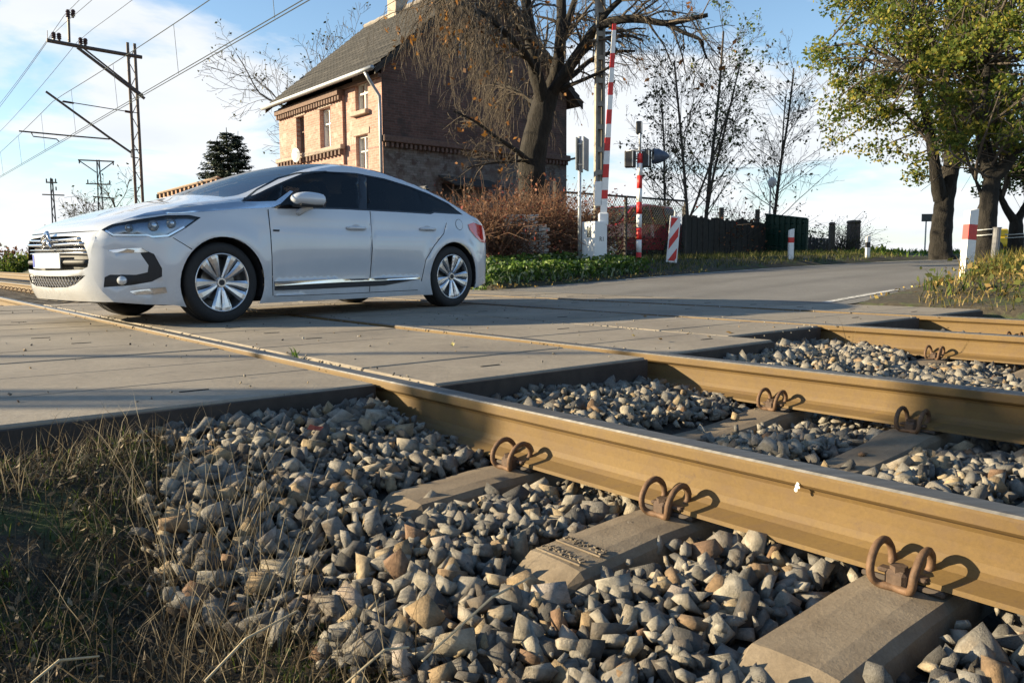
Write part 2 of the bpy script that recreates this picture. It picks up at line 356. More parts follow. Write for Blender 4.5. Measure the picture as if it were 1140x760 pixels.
for k,(Dn,lab) in enumerate(((D1,'ochre steel rail with a white paint spot on the side of its head'),(D2,'rusty steel rail of the same track between the two stretches of loose ballast'),(D3,'rusty steel rail of the second track, on the side next to the first track'),(D4,'reddish rusty steel rail of the second track beside the gravel and grass verge'))):
    mb=MB(); P=len(prof); Vv=[]
    for s in segs:
        for x,z in prof: Vv.append(SD(s,Dn+.036+x,z))
    Fs=[];mi=[]
    for i in range(len(segs)-1):
        for j in range(P):
            Fs.append((i*P+j,i*P+(j+1)%P,(i+1)*P+(j+1)%P,(i+1)*P+j)); mi.append(1 if j in (0,1,P-1,P-2,P-3) else 0)
    Fs.append(tuple(range(P))); Fs.append(tuple((len(segs)-1)*P+j for j in range(P))); mi+=[0,0]
    mb.v=Vv; mb.f=Fs; mb.m=mi
    o=mb.obj('steel_rail',[RAILM,HEADM],smooth=False,fixn=True); tag(o,lab,'rail','rails of the two tracks')
    if k==0:
        q=at_D(887.5,541,D1-.001); mb=MB(); 
        pr=random.Random(3); c=np.array(q)-nD*.0015
        for (da,dz,r) in ((0,0,.006),(.002,-.008,.005),(-.002,.007,.004),(-.004,-.001,.004)):
            ring=[c+dS*(da+r*pr.uniform(.6,1.1)*math.cos(a))+np.array([0,0,dz+r*pr.uniform(.7,1.2)*math.sin(a)])-nD*.0004*(1+abs(da)*80) for a in np.linspace(0,2*math.pi,9)[:-1]]
            mb.add(ring,[tuple(range(8))])
        mb.obj('paint_spot',simple('white_paint_spot',(.72,.70,.66),.7,var=.2,scale=200),o)
# ---- sleepers with their clips
t=NT('sleeper_concrete'); v=t.pos(); a=t.noise(v,5,8,.65); b=t.noise(v,130,5,.75); vo=t.n('ShaderNodeTexVoronoi'); vo.inputs['Scale'].default_value=90; t.L.new(v,vo.inputs['Vector'])
col=t.ramp(a,[(.28,(.12,.09,.058)),(.5,(.22,.175,.12)),(.72,(.31,.255,.18))]); col=t.mix(.55,col,t.ramp(b,[(.3,.5),(.7,1.25)]),'MULTIPLY'); col=t.mix(t.ramp(vo.outputs['Distance'],[(.05,.5),(.09,0.)]),col,(.10,.08,.06))
col=t.mix(t.mth('MULTIPLY',t.rnd(),.55),col,(.13,.092,.058)); t.base(col); t.set(Roughness=.92); t.bump(t.mix(.15,b,vo.outputs['Distance']),.5,.004); SLEEP=t.m
def rust(name,c): return simple(name,c,.7,.2,var=.45,scale=60,bump=.4,bscale=220,bdist=.002)
CLIPM=rust('rusty_clip_steel',(.13,.075,.042)); IRON=rust('cast_iron_anchor',(.085,.055,.038)); PADM=simple('rail_pad_plastic',(.06,.045,.035),.7)
def sleeper_mesh(seed):
    rr=random.Random(seed); mb=MB()
    # stations across the track (u along the sleeper), half widths and heights, tops rounded, ends sloping
    st=[(u,tw*.82,zt,bw*.88) for u,tw,zt,bw in [(-1.30,.085,-.262,.115),(-1.285,.094,-.232,.125),(-1.235,.100,-.201,.135),(-1.05,.100,-.192,.140),(-.93,.100,-.186,.145),(-.60,.100,-.186,.145),(-.45,.093,-.204,.135),(-.2,.088,-.218,.125),(.2,.088,-.218,.125),(.45,.093,-.204,.135),(.60,.100,-.186,.145),(.93,.100,-.186,.145),(1.05,.100,-.192,.140),(1.235,.100,-.201,.135),(1.285,.094,-.232,.125),(1.30,.085,-.262,.115)]]
    Vv=[];n=8
    for (u,tw,zt,bw) in st:
        j=lambda a:rr.uniform(-a,a)
        sec=[(-bw,-.40),(-tw-.014,zt-.02),(-tw,zt-.004),(-tw*.5,zt+.001),(tw*.5,zt+.001),(tw,zt-.004),(tw+.014,zt-.02),(bw,-.40)]
        for x,z in sec: Vv.append((x+j(.0018),u+j(.002),z+j(.0012)))
    Fs=[(i*n+k,i*n+k+1,(i+1)*n+k+1,(i+1)*n+k) for i in range(len(st)-1) for k in range(n-1)]
    Fs+=[tuple(range(n)),tuple((len(st)-1)*n+k for k in range(n))]
    mb.add(Vv,Fs); me=mb.mesh('sleeper_body',SLEEP); fix_normals(me); return me
SLM=[sleeper_mesh(i) for i in range(5)]
def cat_rom(P,n=6):
    P=[np.array(p,float) for p in P]; P=[2*P[0]-P[1]]+P+[2*P[-1]-P[-2]]; out=[]
    for i in range(1,len(P)-2):
        for k in range(n):
            t=k/n; a,b,c,d=P[i-1:i+3]; out.append(.5*((2*b)+(-a+c)*t+(2*a-5*b+4*c-d)*t*t+(-a+3*b-3*c+d)*t**3))
    out.append(P[-2]); return out
# clip: local x along the rail, y towards the rail (its foot edge is y=0), z up from the sleeper top
hp=[(.034,.026,.024),(.038,.038,.040),(.041,.034,.066),(.043,.010,.084),(.044,-.024,.078),(.043,-.048,.050),(.040,-.050,.022),(.030,-.040,.008),(.012,-.036,.006)]
path=hp+[(0,-.034,.006)]+[(-x,y,z) for x,y,z in hp[::-1]]
mb=MB(); mb.tube(cat_rom(path,5),.0082,8); CLIP=mb.mesh('rail_clip',CLIPM,True)
mb=MB(); mb.box((0,-.012,.018),(.044,.045,.044),bev=.008); mb.box((0,.020,.024),(.10,.05,.010),bev=.004); mb.cyl((0,-.014,.030),(0,-.014,.048),.017,n=6); ANCH=mb.mesh('clip_anchor',IRON)
mb=MB(); mb.box((0,0,0),(.165,.16,.012),bev=.003); PAD=mb.mesh('rail_pad',PADM)
def add_sleeper(s,ti,label,group,var,full=True):
    e=empty('concrete_sleeper',SD(s,TC[ti],0),label,'sleeper',group,rz=YAW+rng.uniform(-.006,.006)-math.pi/2)
    # local frame: +y across the track (away from the camera side), +x against the direction of the track
    e.rotation_euler[2]=math.atan2(nD[1],nD[0])-math.pi/2+rng.uniform(-.008,.008)
    b=link('sleeper_body',SLM[var%5],e)
    if var%2: b.rotation_euler[2]=math.pi
    for rc in (-.7535,.7535):
        if full: q=link('rail_pad',PAD,e); q.location=(0,rc,-.179)
        for sg in ((-1,1) if full else (-1,)):
            c=link('rail_clip',CLIP,e); c.location=(0,rc+sg*.075,-.185)
            if sg>0: c.rotation_euler[2]=math.pi
            if full:
                a=link('clip_anchor',ANCH,e); a.location=(0,rc+sg*.078,-.185)
                if sg>0: a.rotation_euler[2]=math.pi
    return e
k=0
for s in (.045,.655,1.265,1.875,-.565,-1.175,-1.785):
    lab={1.265:'concrete sleeper with two rows of worn raised lettering near its end, beside loose ballast stones',.655:'pitted concrete sleeper with a bare gritty end under the ochre rail',1.875:'dark brown concrete sleeper with a broken sloping end, close to the crossing deck'}.get(s,'concrete sleeper of the first track half hidden among the ballast beside the crossing')
    e=add_sleeper(s,0,lab,'sleepers beside the crossing deck',k); k+=1
    if s==1.265:
        lm=MB(); em=MB(); rr=random.Random(8)
        for yy in (-1.20,-1.135): 
            lm.box((0,yy-.024,-.1975+(.0035 if yy>-1.15 else 0)),(.145,.005,.004),bev=.001)
            for q in range(11):
                x0=-.064+q*.0128
                for w in range(3): em.box((x0+rr.uniform(-.004,.004),yy+rr.uniform(-.011,.011),-.1955+(.003 if yy>-1.15 else 0)),(rr.choice((.002,.007)),rr.choice((.003,.012)),.0035),Matrix.Rotation(rr.uniform(-.4,.4),3,'Z'))
        lm.obj('moulded_rib',SLEEP,e); tag(em.obj('raised_lettering',simple('grimy_lettering',(.17,.135,.095),.9,var=.5,scale=90),e),kind='stuff')
for s in (1.5,2.12,.88,.27,-.4,-1.01,-1.62):
    add_sleeper(s,1,'concrete sleeper of the second track sunk in pale ballast','sleepers beside the crossing deck',k); k+=1
for i in range(36):
    for ti in (0,1): add_sleeper(11.0+i*.61,ti,'concrete sleeper of the %s track beyond the road crossing'%('first','second')[ti],'sleepers beyond the crossing',k,full=False); k+=1
# ================================================================ BALLAST
t=NT('ballast_stone'); tc=t.n('ShaderNodeTexCoord'); v=t.pos(); a=t.noise(v,38,6,.7); b=t.noise(v,260,4,.75); ti=t.attr('tint')
col=t.ramp(ti,[(0,(.06,.056,.052)),(.22,(.13,.12,.105)),(.5,(.225,.205,.175)),(.75,(.32,.285,.225)),(.88,(.31,.23,.13)),(.95,(.18,.105,.06)),(1,(.48,.45,.40))])
col=t.mix(.75,col,t.ramp(a,[(.3,.35),(.5,.9),(.7,1.4)]),'MULTIPLY'); col=t.mix(.4,col,t.ramp(b,[(.3,.6),(.7,1.25)]),'MULTIPLY'); col=t.mix(t.ramp(t.noise(v,9,5),[(.52,0.),(.72,.45)]),col,(.20,.13,.07))
t.base(col); t.set(Roughness=.93); t.bump(t.mix(.6,b,a),.8,.010); STONE=t.m
def stone_var(seed):
    r=np.random.default_rng(seed); bm=bmesh.new(); k=r.integers(8,14)
    C=np.array([[a,b,c] for a in(-1,1) for b in(-1,1) for c in(-1,1)],float)*.72; C+=r.uniform(-.34,.34,(8,3)); C=C[r.permutation(8)[:r.integers(6,9)]]; X=r.normal(size=(1,3)); X/=np.linalg.norm(X,axis=1)[:,None]; P=np.concatenate([C,X*r.uniform(.75,1.1,(1,1))]); P*=np.array([r.uniform(1.05,1.35),r.uniform(.6,1.),r.uniform(.38,.68)])
    for p in P: bm.verts.new(p*.5)
    res=bmesh.ops.convex_hull(bm,input=bm.verts)
    bmesh.ops.delete(bm,geom=[x for x in res['geom_interior'] if isinstance(x,bmesh.types.BMVert)],context='VERTS')
    bmesh.ops.triangulate(bm,faces=bm.faces[:]); bm.verts.index_update()
    V=np.array([v.co[:] for v in bm.verts]); F=np.array([[v.index for v in f.verts] for f in bm.faces]); bm.free(); return V,F
SV=[stone_var(i) for i in range(40)]
def rotm(r):
    a=r.uniform(0,6.283); tl=r.normal(size=2)*.38; q=np.array([math.cos(a/2),0,0,math.sin(a/2)])+np.array([0,tl[0],tl[1],0]); q/=np.linalg.norm(q); w,x,y,z=q
    return np.array([[1-2*(y*y+z*z),2*(x*y-z*w),2*(x*z+y*w)],[2*(x*y+z*w),1-2*(x*x+z*z),2*(y*z-x*w)],[2*(x*z-y*w),2*(y*z+x*w),1-2*(x*x+y*y)]])
SL_S={0:[.045,.655,1.265,1.875,-.565,-1.175,-1.785],1:[1.5,2.12,.88,.27,-.4,-1.01,-1.62]}
def ballast_z(s,D):
    if D<1.7:
        return -.206+.125*sst(1.75,2.65,s)-.07*sst(1.05,.6,D)*sst(2.2,1.6,s)+.018*(fbm(s*4,D*4)-.5)*2
    if D<3.2: return -.222+.095*sst(1.7,2.5,s)+.03*math.exp(-((D-2.35)/.45)**2)+.025*(fbm(s*4,D*4)-.5)*2
    if D<5.5: return -.212+.09*sst(1.7,2.6,s)+.05*math.exp(-((D-4.25)/.7)**2)+.03*(fbm(s*3,D*3)-.5)*2
    return -.205+.07*sst(1.9,2.6,s)+.025*(fbm(s*3,D*3)-.5)*2
def on_rail(D,m=.03): return any(Dn-.04-m<D<Dn+.112+m for Dn in (D1,D2,D3,D4))
stones=[]
def lay(D0,D1_,s0,s1,sp,layers,size):
    for L in range(layers):
        for s in np.arange(s0,s1,sp):
            for D in np.arange(D0,D1_,sp):
                ss=s+npr.uniform(-.6,.6)*sp; DD=D+npr.uniform(-.6,.6)*sp
                e=ballast_edge(ss)
                if DD<e and npr.random()<min(1,(e-DD)*9): continue
                send=[2.76,2.56,2.59,2.93,2.83,2.82][0 if DD<1.65 else 1 if DD<3.1 else 2 if DD<4.26 else 3 if DD<5.5 else 4 if DD<7 else 5]
                if ss>send+.05: continue
                z=ballast_z(ss,DD)
                zz=z-.035+L*.026+npr.uniform(-.008,.010)
                sz=size*npr.choice([.42,.7,1.,1.3,1.75],p=[.30,.25,.22,.16,.07])
                if on_rail(DD,sz*.3-.035):
                    if zz>-.19: continue
                elif on_rail(DD,sz*.3) and zz>-.15: continue
                ti=0 if DD<4.26 else 1
                if abs(DD-TC[ti])<1.32:
                    ds=min(abs(ss-q) for q in SL_S[ti])
                    if ds<.13+sz*.30 and npr.random()<(.97 if ds<.11 else .8): continue
                p=SD(ss,DD,zz); px,py,dz=project(p)
                if dz<.25 or px<-140 or px>1290 or py>930:
                    if npr.random()<.45: continue
                    sz*=1.2
                stones.append((p,sz,npr.integers(0,40),min(1.,max(0.,npr.beta(1.5,1.5)+.0)),L,px,py,dz))
lay(.45,1.62,-2.1,2.80,.031,2,.045)
lay(1.66,3.16,-2.1,2.6,.031,2,.044)
lay(3.22,5.5,-2.1,3.,.037,2,.048)
lay(5.6,7.0,-2.1,2.9,.056,2,.062)
lay(7.1,8.3,-2.1,2.95,.062,2,.066)
big=sorted([i for i,q in enumerate(stones) if q[4]==1 and -10<q[5]<1150 and 380<q[6]<775 and not on_rail(toSD(q[0][0],q[0][1])[1],.02)],key=lambda i:-stones[i][1]/stones[i][7])[:300]; bigset=set(big)
bed=MB(); Vv=[]; ss_=list(np.arange(-3.2,2.75,.15)); dd_=list(np.arange(.7,8.35,.15))
for s in ss_:
    for D in dd_: Vv.append(SD(s,D,ballast_z(s,D)-.055))
k=len(dd_); bed.add(Vv,[(i*k+j,i*k+j+1,(i+1)*k+j+1,(i+1)*k+j) for i in range(len(ss_)-1) for j in range(k-1)])
bedo=bed.obj('ballast_bed',simple('ballast_grit',(.035,.03,.024),.95,var=.6,scale=60,bump=.8,bscale=120,bdist=.01),fixn=True); tag(bedo,kind='structure')
Vs=[];Fs=[];Ts=[];base=0
for i,(p,sz,vi,ti,L,px,py,dz) in enumerate(stones):
    if i in bigset: continue
    V,F=SV[vi]; M=rotm(npr)*sz
    Vs.append(V@M.T+np.array(p)); Fs.append(F+base); base+=len(V); Ts.append(np.full(len(V),ti))
me=np_mesh('loose_stones',np.concatenate(Vs),np.concatenate(Fs),STONE,False,{'tint':np.concatenate(Ts)})
o=link('loose_stones',me,bedo); tag(o,kind='stuff')
SME=[]
for j,(V,F) in enumerate(SV): SME.append(np_mesh('ballast_stone',V,F,STONE,False,{'tint':np.full(len(V),((j*7)%40)/40.)}))
for i in big:
    p,sz,vi,ti,L,px,py,dz=stones[i]; o=link('ballast_stone',SME[vi],bedo)
    o.matrix_basis=Matrix.Translation(p)@Matrix(rotm(npr).tolist()).to_4x4()@Matrix.Scale(sz*1.0,4)
# fallen leaves on the deck and among the stones
leaves_at=[(0,3.0,3.7),(0,3.25,3.75),(0,3.1,4.1),(0,2.95,4.35),(0,3.6,2.6),(0,2.9,4.05),(0,4.3,5.1),(0,5.2,3.8)]
for q,(zz,s,D) in enumerate(leaves_at):
    o=link('fallen_leaf',lfm); o.location=SD(s,D,.004); o.rotation_euler=(rng.uniform(-.3,.3),rng.uniform(-.3,.3),rng.uniform(0,6.3)); o.scale=[rng.uniform(.6,1.3)]*3
    tag(o,'dry curled leaf lying on the concrete crossing deck','leaf','leaves fallen on the crossing deck')
for pxl,D,c,nm in (((350,478),1.05,(.30,.06,.03),'small dark red leaf lying among the grey ballast stones'),((1068,371),6.2,(.65,.30,.06),'orange brown leaf lying on ballast between the rails of the second track')):
    mm=simple('leaf_'+nm.split()[1],c,.7); o=link('fallen_leaf',leaf_mesh(mm,.06)); p=at_D(*pxl,D); o.location=p; o.rotation_euler=(.5,.2,1.); tag(o,nm,'leaf')
# grit blown over the deck
Vs=[];Fs=[];Ts=[];base=0
for _ in range(1500):
    s=npr.uniform(2.7,10.5); D=npr.uniform(-.05,8.3)
    if npr.random()<.55: D=npr.choice([1.66,1.74,3.1,3.24,4.31,5.46,5.6,6.98,7.1])+npr.normal()*.05
    if on_rail(D,-.03): continue
    V,F=SV[npr.integers(0,40)]; sz=npr.uniform(.005,.016); Vs.append(V@(rotm(npr)*sz).T+np.array(SD(s,D,-.012+sz*.2))); Fs.append(F+base); base+=len(V); Ts.append(np.full(len(V),npr.random()))
o=link('loose_grit',np_mesh('loose_grit',np.concatenate(Vs),np.concatenate(Fs),STONE,False,{'tint':np.concatenate(Ts)}),deck); tag(o,kind='stuff')
o=None
# ================================================================ WHITE HATCHBACK ON THE CROSSING
def lerp_tab(tab):
    xs=[a for a,_ in tab]; ys=[b for _,b in tab]; nn=len(xs)
    dl=[(ys[i+1]-ys[i])/(xs[i+1]-xs[i]) for i in range(nn-1)]
    m=[dl[0]]+[0 if dl[i-1]*dl[i]<=0 else 2*dl[i-1]*dl[i]/(dl[i-1]+dl[i]) for i in range(1,nn-1)]+[dl[-1]]
    def f(x):
        if x<=xs[0]: return ys[0]+m[0]*(x-xs[0])
        if x>=xs[-1]: return ys[-1]+m[-1]*(x-xs[-1])
        i=0
        while x>xs[i+1]: i+=1
        h=xs[i+1]-xs[i]; t=(x-xs[i])/h
        return ((2*t**3-3*t*t+1)*ys[i]+(t**3-2*t*t+t)*h*m[i]+(-2*t**3+3*t*t)*ys[i+1]+(t**3-t*t)*h*m[i+1])
    return f
PLAN=lerp_tab([(-.93,.50),(-.90,.60),(-.84,.70),(-.74,.79),(-.6,.865),(-.4,.915),(-.1,.935),(.4,.93),(1.3,.93),(2.2,.932),(2.8,.928),(3.1,.90),(3.3,.85),(3.42,.78),(3.5,.69),(3.55,.58)])
SECT=lerp_tab([(.1,.955),(.2,.975),(.34,.985),(.5,1.0),(.62,1.0),(.72,.995),(.85,.972),(.96,.948),(1.05,.905),(1.2,.825),(1.35,.735),(1.45,.66),(1.52,.60)])
PAIR=[(-.80,.20,-.90,.20),(-.865,.30,-.96,.29),(-.895,.42,-.975,.42),(-.90,.52,-.97,.53),(-.885,.64,-.955,.64),(-.84,.735,-.91,.735),(-.74,.80,-.82,.805),(-.58,.862,-.64,.875),(-.35,.93,-.38,.96),(-.1,.982,-.1,1.03),(.15,1.02,.06,1.075),(.36,1.055,.2,1.12),(.6,1.155,.48,1.228),(.85,1.255,.78,1.335),(1.1,1.342,1.05,1.41),(1.35,1.405,1.32,1.462),(1.6,1.432,1.6,1.495),(1.9,1.41,1.9,1.50),(2.2,1.352,2.2,1.47),(2.5,1.272,2.5,1.415),(2.8,1.165,2.8,1.335),(3.05,1.055,3.1,1.225),(3.22,.995,3.28,1.13),(3.33,.945,3.40,1.005),(3.42,.88,3.50,.91),(3.48,.79,3.55,.80),(3.505,.65,3.575,.65),(3.50,.50,3.575,.5),(3.46,.36,3.54,.36),(3.40,.24,3.47,.24)]
_ps=cat_rom([np.array(p) for p in PAIR],4); PAIRF=[tuple(p) for p in _ps]     # refined rows, 4 per pair
EDGE=[(p[0],p[1]) for p in PAIRF]
RAD=lerp_tab([(-.9,.03),(-.74,.06),(-.4,.13),(.0,.12),(.36,.07),(.8,.05),(1.5,.045),(2.5,.05),(3.1,.06),(3.5,.05)])
_E=np.array(EDGE[18:-20]); _A,_B=_E[:-1],_E[1:]; _V=_B-_A; _VV=(_V**2).sum(1)
def edge_dist(x,z):
    p=np.array([x,z]); t=np.clip(((p-_A)*_V).sum(1)/_VV,0,1); return float(np.sqrt((((_A+_V*t[:,None])-p)**2).sum(1)).min())
def YS(x,z):
    y=PLAN(x)*SECT(z)
    if .2<x<2.6:
        w=math.sin((x-.2)/2.4*math.pi); y-=.008*w*math.exp(-((z-.80)/.035)**2); y-=.016*w*math.exp(-((z-.42)/.10)**2)
    for cx in (0.,2.727):
        rr=math.hypot(x-cx,z-.33)
        if rr<.52: y+=.018*max(0,1-abs(rr-.40)/.12)
    r=RAD(x); d=edge_dist(x,z)
    if d<r: y-=r*(1-max(0,1-(1-d/r)**2)**.5)*.9
    return y
def inpoly(x,z,P):
    c=False; j=len(P)-1
    for i in range(len(P)):
        if (P[i][1]>z)!=(P[j][1]>z) and x<(P[j][0]-P[i][0])*(z-P[i][1])/(P[j][1]-P[i][1])+P[i][0]: c=not c
        j=i
    return c
def cdt(loops,lines,step,bb):
    P=[];E=[]
    def addloop(L,closed):
        b=len(P); P.extend([Vector(p) for p in L]); k=len(L); E.extend([(b+i,b+(i+1)%k) for i in range(k if closed else k-1)])
    for L in loops: addloop(L,True)
    for L in lines: addloop(L,False)
    x=bb[0]; i=0
    while x<bb[2]:
        z=bb[1]+(step/2 if i%2 else 0)
        while z<bb[3]: P.append(Vector((x+.0007*math.sin(z*91),z))); z+=step
        x+=step*.87; i+=1
    r=delaunay_2d_cdt(P,E,[],0,1e-5); return [(p.x,p.y) for p in r[0]],[tuple(f) for f in r[2]]
# --- materials
t=NT('white_car_paint'); t.base((.78,.79,.80)); t.set(Roughness=.28); t.b.inputs['Coat Weight'].default_value=1.; t.b.inputs['Coat Roughness'].default_value=.03
v=t.pos('obj'); t.base(t.ramp(t.noise(v,3,4),[(.3,(.53,.545,.56)),(.7,(.57,.58,.59))])); g_=t.n('ShaderNodeSeparateXYZ'); t.L.new(v,g_.inputs[0])
low=t.mth('SUBTRACT',1.,t.mth('DIVIDE',t.mth('SUBTRACT',g_.outputs[2],.14),.34),True); dirt=t.mth('MULTIPLY',low,t.ramp(t.noise(v,7,7,.7),[(.3,.05),(.7,.5)])); pc=t.ramp(t.noise(v,3,4),[(.3,(.52,.54,.57)),(.7,(.56,.575,.60))]); t.base(t.mix(dirt,pc,(.30,.265,.215))); t.set(Roughness=t.mth('ADD',.22,t.mth('MULTIPLY',dirt,.4))); PAINT=t.m
CHROME=simple('chrome_trim',(.66,.67,.70),.16,1.,var=.02); GLOSSB=simple('gloss_black_trim',(.012,.012,.014),.12,0,var=.05,spec=.6); MATTB=simple('matt_black_plastic',(.022,.022,.024),.6,var=.2,scale=30)
t=NT('tinted_car_glass'); N=t.n; g=N('ShaderNodeBsdfGlossy'); g.inputs['Roughness'].default_value=.01; tr=N('ShaderNodeBsdfTransparent'); tr.inputs[0].default_value=(.13,.15,.16,1); fr=N('ShaderNodeFresnel'); fr.inputs[0].default_value=1.45
mx=N('ShaderNodeMixShader'); t.L.new(fr.outputs[0],mx.inputs[0]); t.L.new(tr.outputs[0],mx.inputs[1]); t.L.new(g.outputs[0],mx.inputs[2]); t.L.new(mx.outputs[0],t.o.inputs[0]); TINT=t.m
def clear_glass(name,c,ior=1.5):
    t=NT(name); N=t.n; g=N('ShaderNodeBsdfGlossy'); g.inputs['Roughness'].default_value=.02; tr=N('ShaderNodeBsdfTransparent'); tr.inputs[0].default_value=(*c,1); fr=N('ShaderNodeFresnel'); fr.inputs[0].default_value=ior
    mx=N('ShaderNodeMixShader'); t.L.new(fr.outputs[0],mx.inputs[0]); t.L.new(tr.outputs[0],mx.inputs[1]); t.L.new(g.outputs[0],mx.inputs[2]); t.L.new(mx.outputs[0],t.o.inputs[0]); return t.m
CLEAR=clear_glass('clear_lamp_cover',(.86,.9,.95)); SCREEN=clear_glass('windscreen_glass',(.55,.62,.66),6.)
t=NT('red_lamp'); t.base((.62,.012,.02)); t.set(Roughness=.08); t.b.inputs['Coat Weight'].default_value=1.; REDL=t.m
TYRE=simple('tyre_rubber',(.018,.018,.019),.75,var=.2,scale=40,bump=.2,bscale=150); ALLOY=simple('alloy_rim',(.55,.56,.59),.25,.9,var=.05); DISC=simple('brake_disc',(.22,.22,.22),.4,.8)
INTER=simple('car_interior',(.035,.034,.035),.8,var=.2); SEATM=simple('seat_leather',(.03,.028,.028),.5,var=.2)
CO=np.array([-3.06307213,6.98628263,-.0145]); CA=math.radians(50.749)
car=empty('car',CO,'white five door hatchback with dark tinted windows and chrome strips driving over the crossing','car',rz=CA)
_ce=np.array([math.cos(CA),math.sin(CA),0]); _cl=np.array([math.sin(CA),-math.cos(CA),0])
def car_px(px,py,y):
    d=ray(px,py); p0=CO+_cl*y; tt=((p0-CC)@_cl)/(d@_cl); p=CC+d*tt-CO; return float(p@_ce),float(p[2])
def cp(x,y,z): return (x,-y,z)
# --- side sheets: feature outlines in (x,z)
WIN=[(.24,1.0),(.41,1.112),(.664,1.232),(.893,1.297),(1.228,1.342),(1.604,1.352),(1.955,1.326),(2.252,1.272),(2.52,1.205),(2.765,1.115),(2.942,1.008),(2.72,1.012),(2.493,1.012),(2.43,.995),(2.0,.996),(1.61,.993),(1.25,.99),(.94,.98),(.563,.961),(.4,.985)]
def arch(cx,r,k=28,z0=.145):
    a0=math.asin((z0-.33)/r); return [(cx+r*math.cos(a),.33+r*math.sin(a)) for a in np.linspace(math.pi-a0,a0,k)]
AF,AR=arch(0,.372),arch(2.727,.372)
bottom=[(3.40,.24),(3.2,.21)]+[(3.1,.2)]+AR[::-1]+[(2.2,.148),(1.3,.145),(.5,.145)]+AF[::-1]+[(-.42,.165),(-.62,.178)]
OUT=EDGE+bottom[1:]
DF=[(.462,.945),(.452,.72),(.452,.537),(.462,.20),(1.0,.198),(1.538,.20),(1.546,.30),(1.597,.985),(1.25,.982),(.94,.972),(.563,.953)]
DR=[(1.606,.986),(1.555,.30),(1.548,.20),(2.19,.20),(2.246,.343),(2.286,.514),(2.407,.661),(2.57,.789),(2.646,.905),(2.60,1.003),(2.493,1.004),(2.43,.987),(2.0,.988)]
HL=[(-.847,.762),(-.829,.731),(-.794,.690),(-.585,.691),(-.547,.678),(-.43,.690),(-.296,.766),(-.169,.850),(-.258,.866),(-.43,.858),(-.656,.815)]
CUTS=[[(.545,.945),(.80,1.29)],[(1.47,.98),(1.635,1.37)],[(1.565,.98),(1.74,1.37)],[(2.345,.98),(2.36,1.26)]]
CLIPS=[(-.841,.768),(-.657,.832),(-.43,.868),(-.151,.896),(.162,.932),(.40,.952),(.52,.968),(.60,1.0),(.775,1.12),(.745,1.125),(.56,1.022),(.40,1.008),(.196,.997),(-.119,.952),(-.398,.905),(-.657,.852)]
FOG=[(-.634,.602),(-.550,.560),(-.500,.450),(-.500,.388),(-.569,.350),(-.70,.325),(-.848,.312),(-.842,.388),(-.815,.406),(-.667,.404),(-.597,.422),(-.590,.474),(-.637,.560)]
DAY=[(-.822,.588),(-.72,.602),(-.632,.606),(-.590,.574),(-.68,.568),(-.793,.571)]
BLADE=[(-.714,.280),(-.58,.300),(-.479,.306),(-.471,.263),(-.56,.252),(-.68,.254)]
CSIDE=[(.475,.328),(1.2,.334),(2.216,.333),(2.216,.315),(1.2,.305),(.474,.290)]; BSIDE=[(.474,.290),(1.2,.305),(2.216,.315),(1.734,.259),(.886,.25),(.474,.252)]
def ribbon(pts,w):
    P=np.array(pts,float); T=np.gradient(P,axis=0); T/=np.linalg.norm(T,axis=1)[:,None]; Nn=np.stack([-T[:,1],T[:,0]],1)*w/2
    return [tuple(p) for p in P+Nn]+[tuple(p) for p in (P-Nn)[::-1]]
GAPS=[ribbon([(.46,.945),(.451,.72),(.451,.537),(.459,.205)],.009),ribbon([(1.601,.98),(1.575,.62),(1.551,.30),(1.545,.205)],.009),ribbon([(2.648,.905),(2.572,.787),(2.409,.658),(2.289,.514),(2.249,.343),(2.235,.29)],.009),ribbon([(-.41,.686),(-.34,.640),(-.275,.597)],.006),ribbon([(.47,.20),(1.3,.196),(2.19,.20)],.006)]
PV,PF=cdt([OUT,WIN,DF,DR,HL,CLIPS,FOG,DAY,BLADE,CSIDE,BSIDE]+GAPS,CUTS,.043,(-.93,.14,3.6,1.5))
PRI=[('chrome_strip',CLIPS),('HL',HL),('daytime_lamp',DAY),('fog_lamp_surround',FOG),('bumper_blade',BLADE),('chrome_side_strip',CSIDE),('black_side_strip',BSIDE)]
def lineside(x,z,c): (a,b),(c2,d)=c; return (x-a)-(c2-a)*(z-b)/(d-b)
YC={}
def ysv(i):
    if i not in YC: YC[i]=YS(*PV[i])
    return YC[i]
reg={}
for f in PF:
    x=sum(PV[i][0] for i in f)/len(f); z=sum(PV[i][1] for i in f)/len(f)
    if not inpoly(x,z,OUT): continue
    pr=[nm for nm,pp in PRI if inpoly(x,z,pp)]
    if pr: r=pr[0]
    elif any(inpoly(x,z,g) for g in GAPS): r='panel_gap'
    elif inpoly(x,z,WIN):
        k=[lineside(x,z,c)>0 for c in CUTS]; r='quarter_window' if not k[0] else 'front_window' if not k[1] else 'door_pillar' if not k[2] else 'rear_window' if not k[3] else 'rear_quarter_window'
    elif inpoly(x,z,DF): r='front_door'
    elif inpoly(x,z,DR): r='rear_door'
    else: r='body_side'
    reg.setdefault(r,[]).append(f)
def sheet(name,faces,side,mat,off=0.,parent=car,scale=1.):
    idx={};V=[];F=[]
    for f in faces:
        g=[]
        for i in f:
            if i not in idx: idx[i]=len(V); V.append(cp(PV[i][0],side*(ysv(i)+off),PV[i][1]))
            g.append(idx[i])
        F.append(tuple(g))
    mb=MB(); mb.add(V,F); me=mb.mesh(name,mat,True); fix_out(me,side); return link(name,me,parent)
def fix_out(me,side):
    bm=bmesh.new(); bm.from_mesh(me); s=sum(f.normal.y*f.calc_area() for f in bm.faces)
    if s*side>0: bmesh.ops.reverse_faces(bm,faces=bm.faces[:])
    bm.to_mesh(me); bm.free()
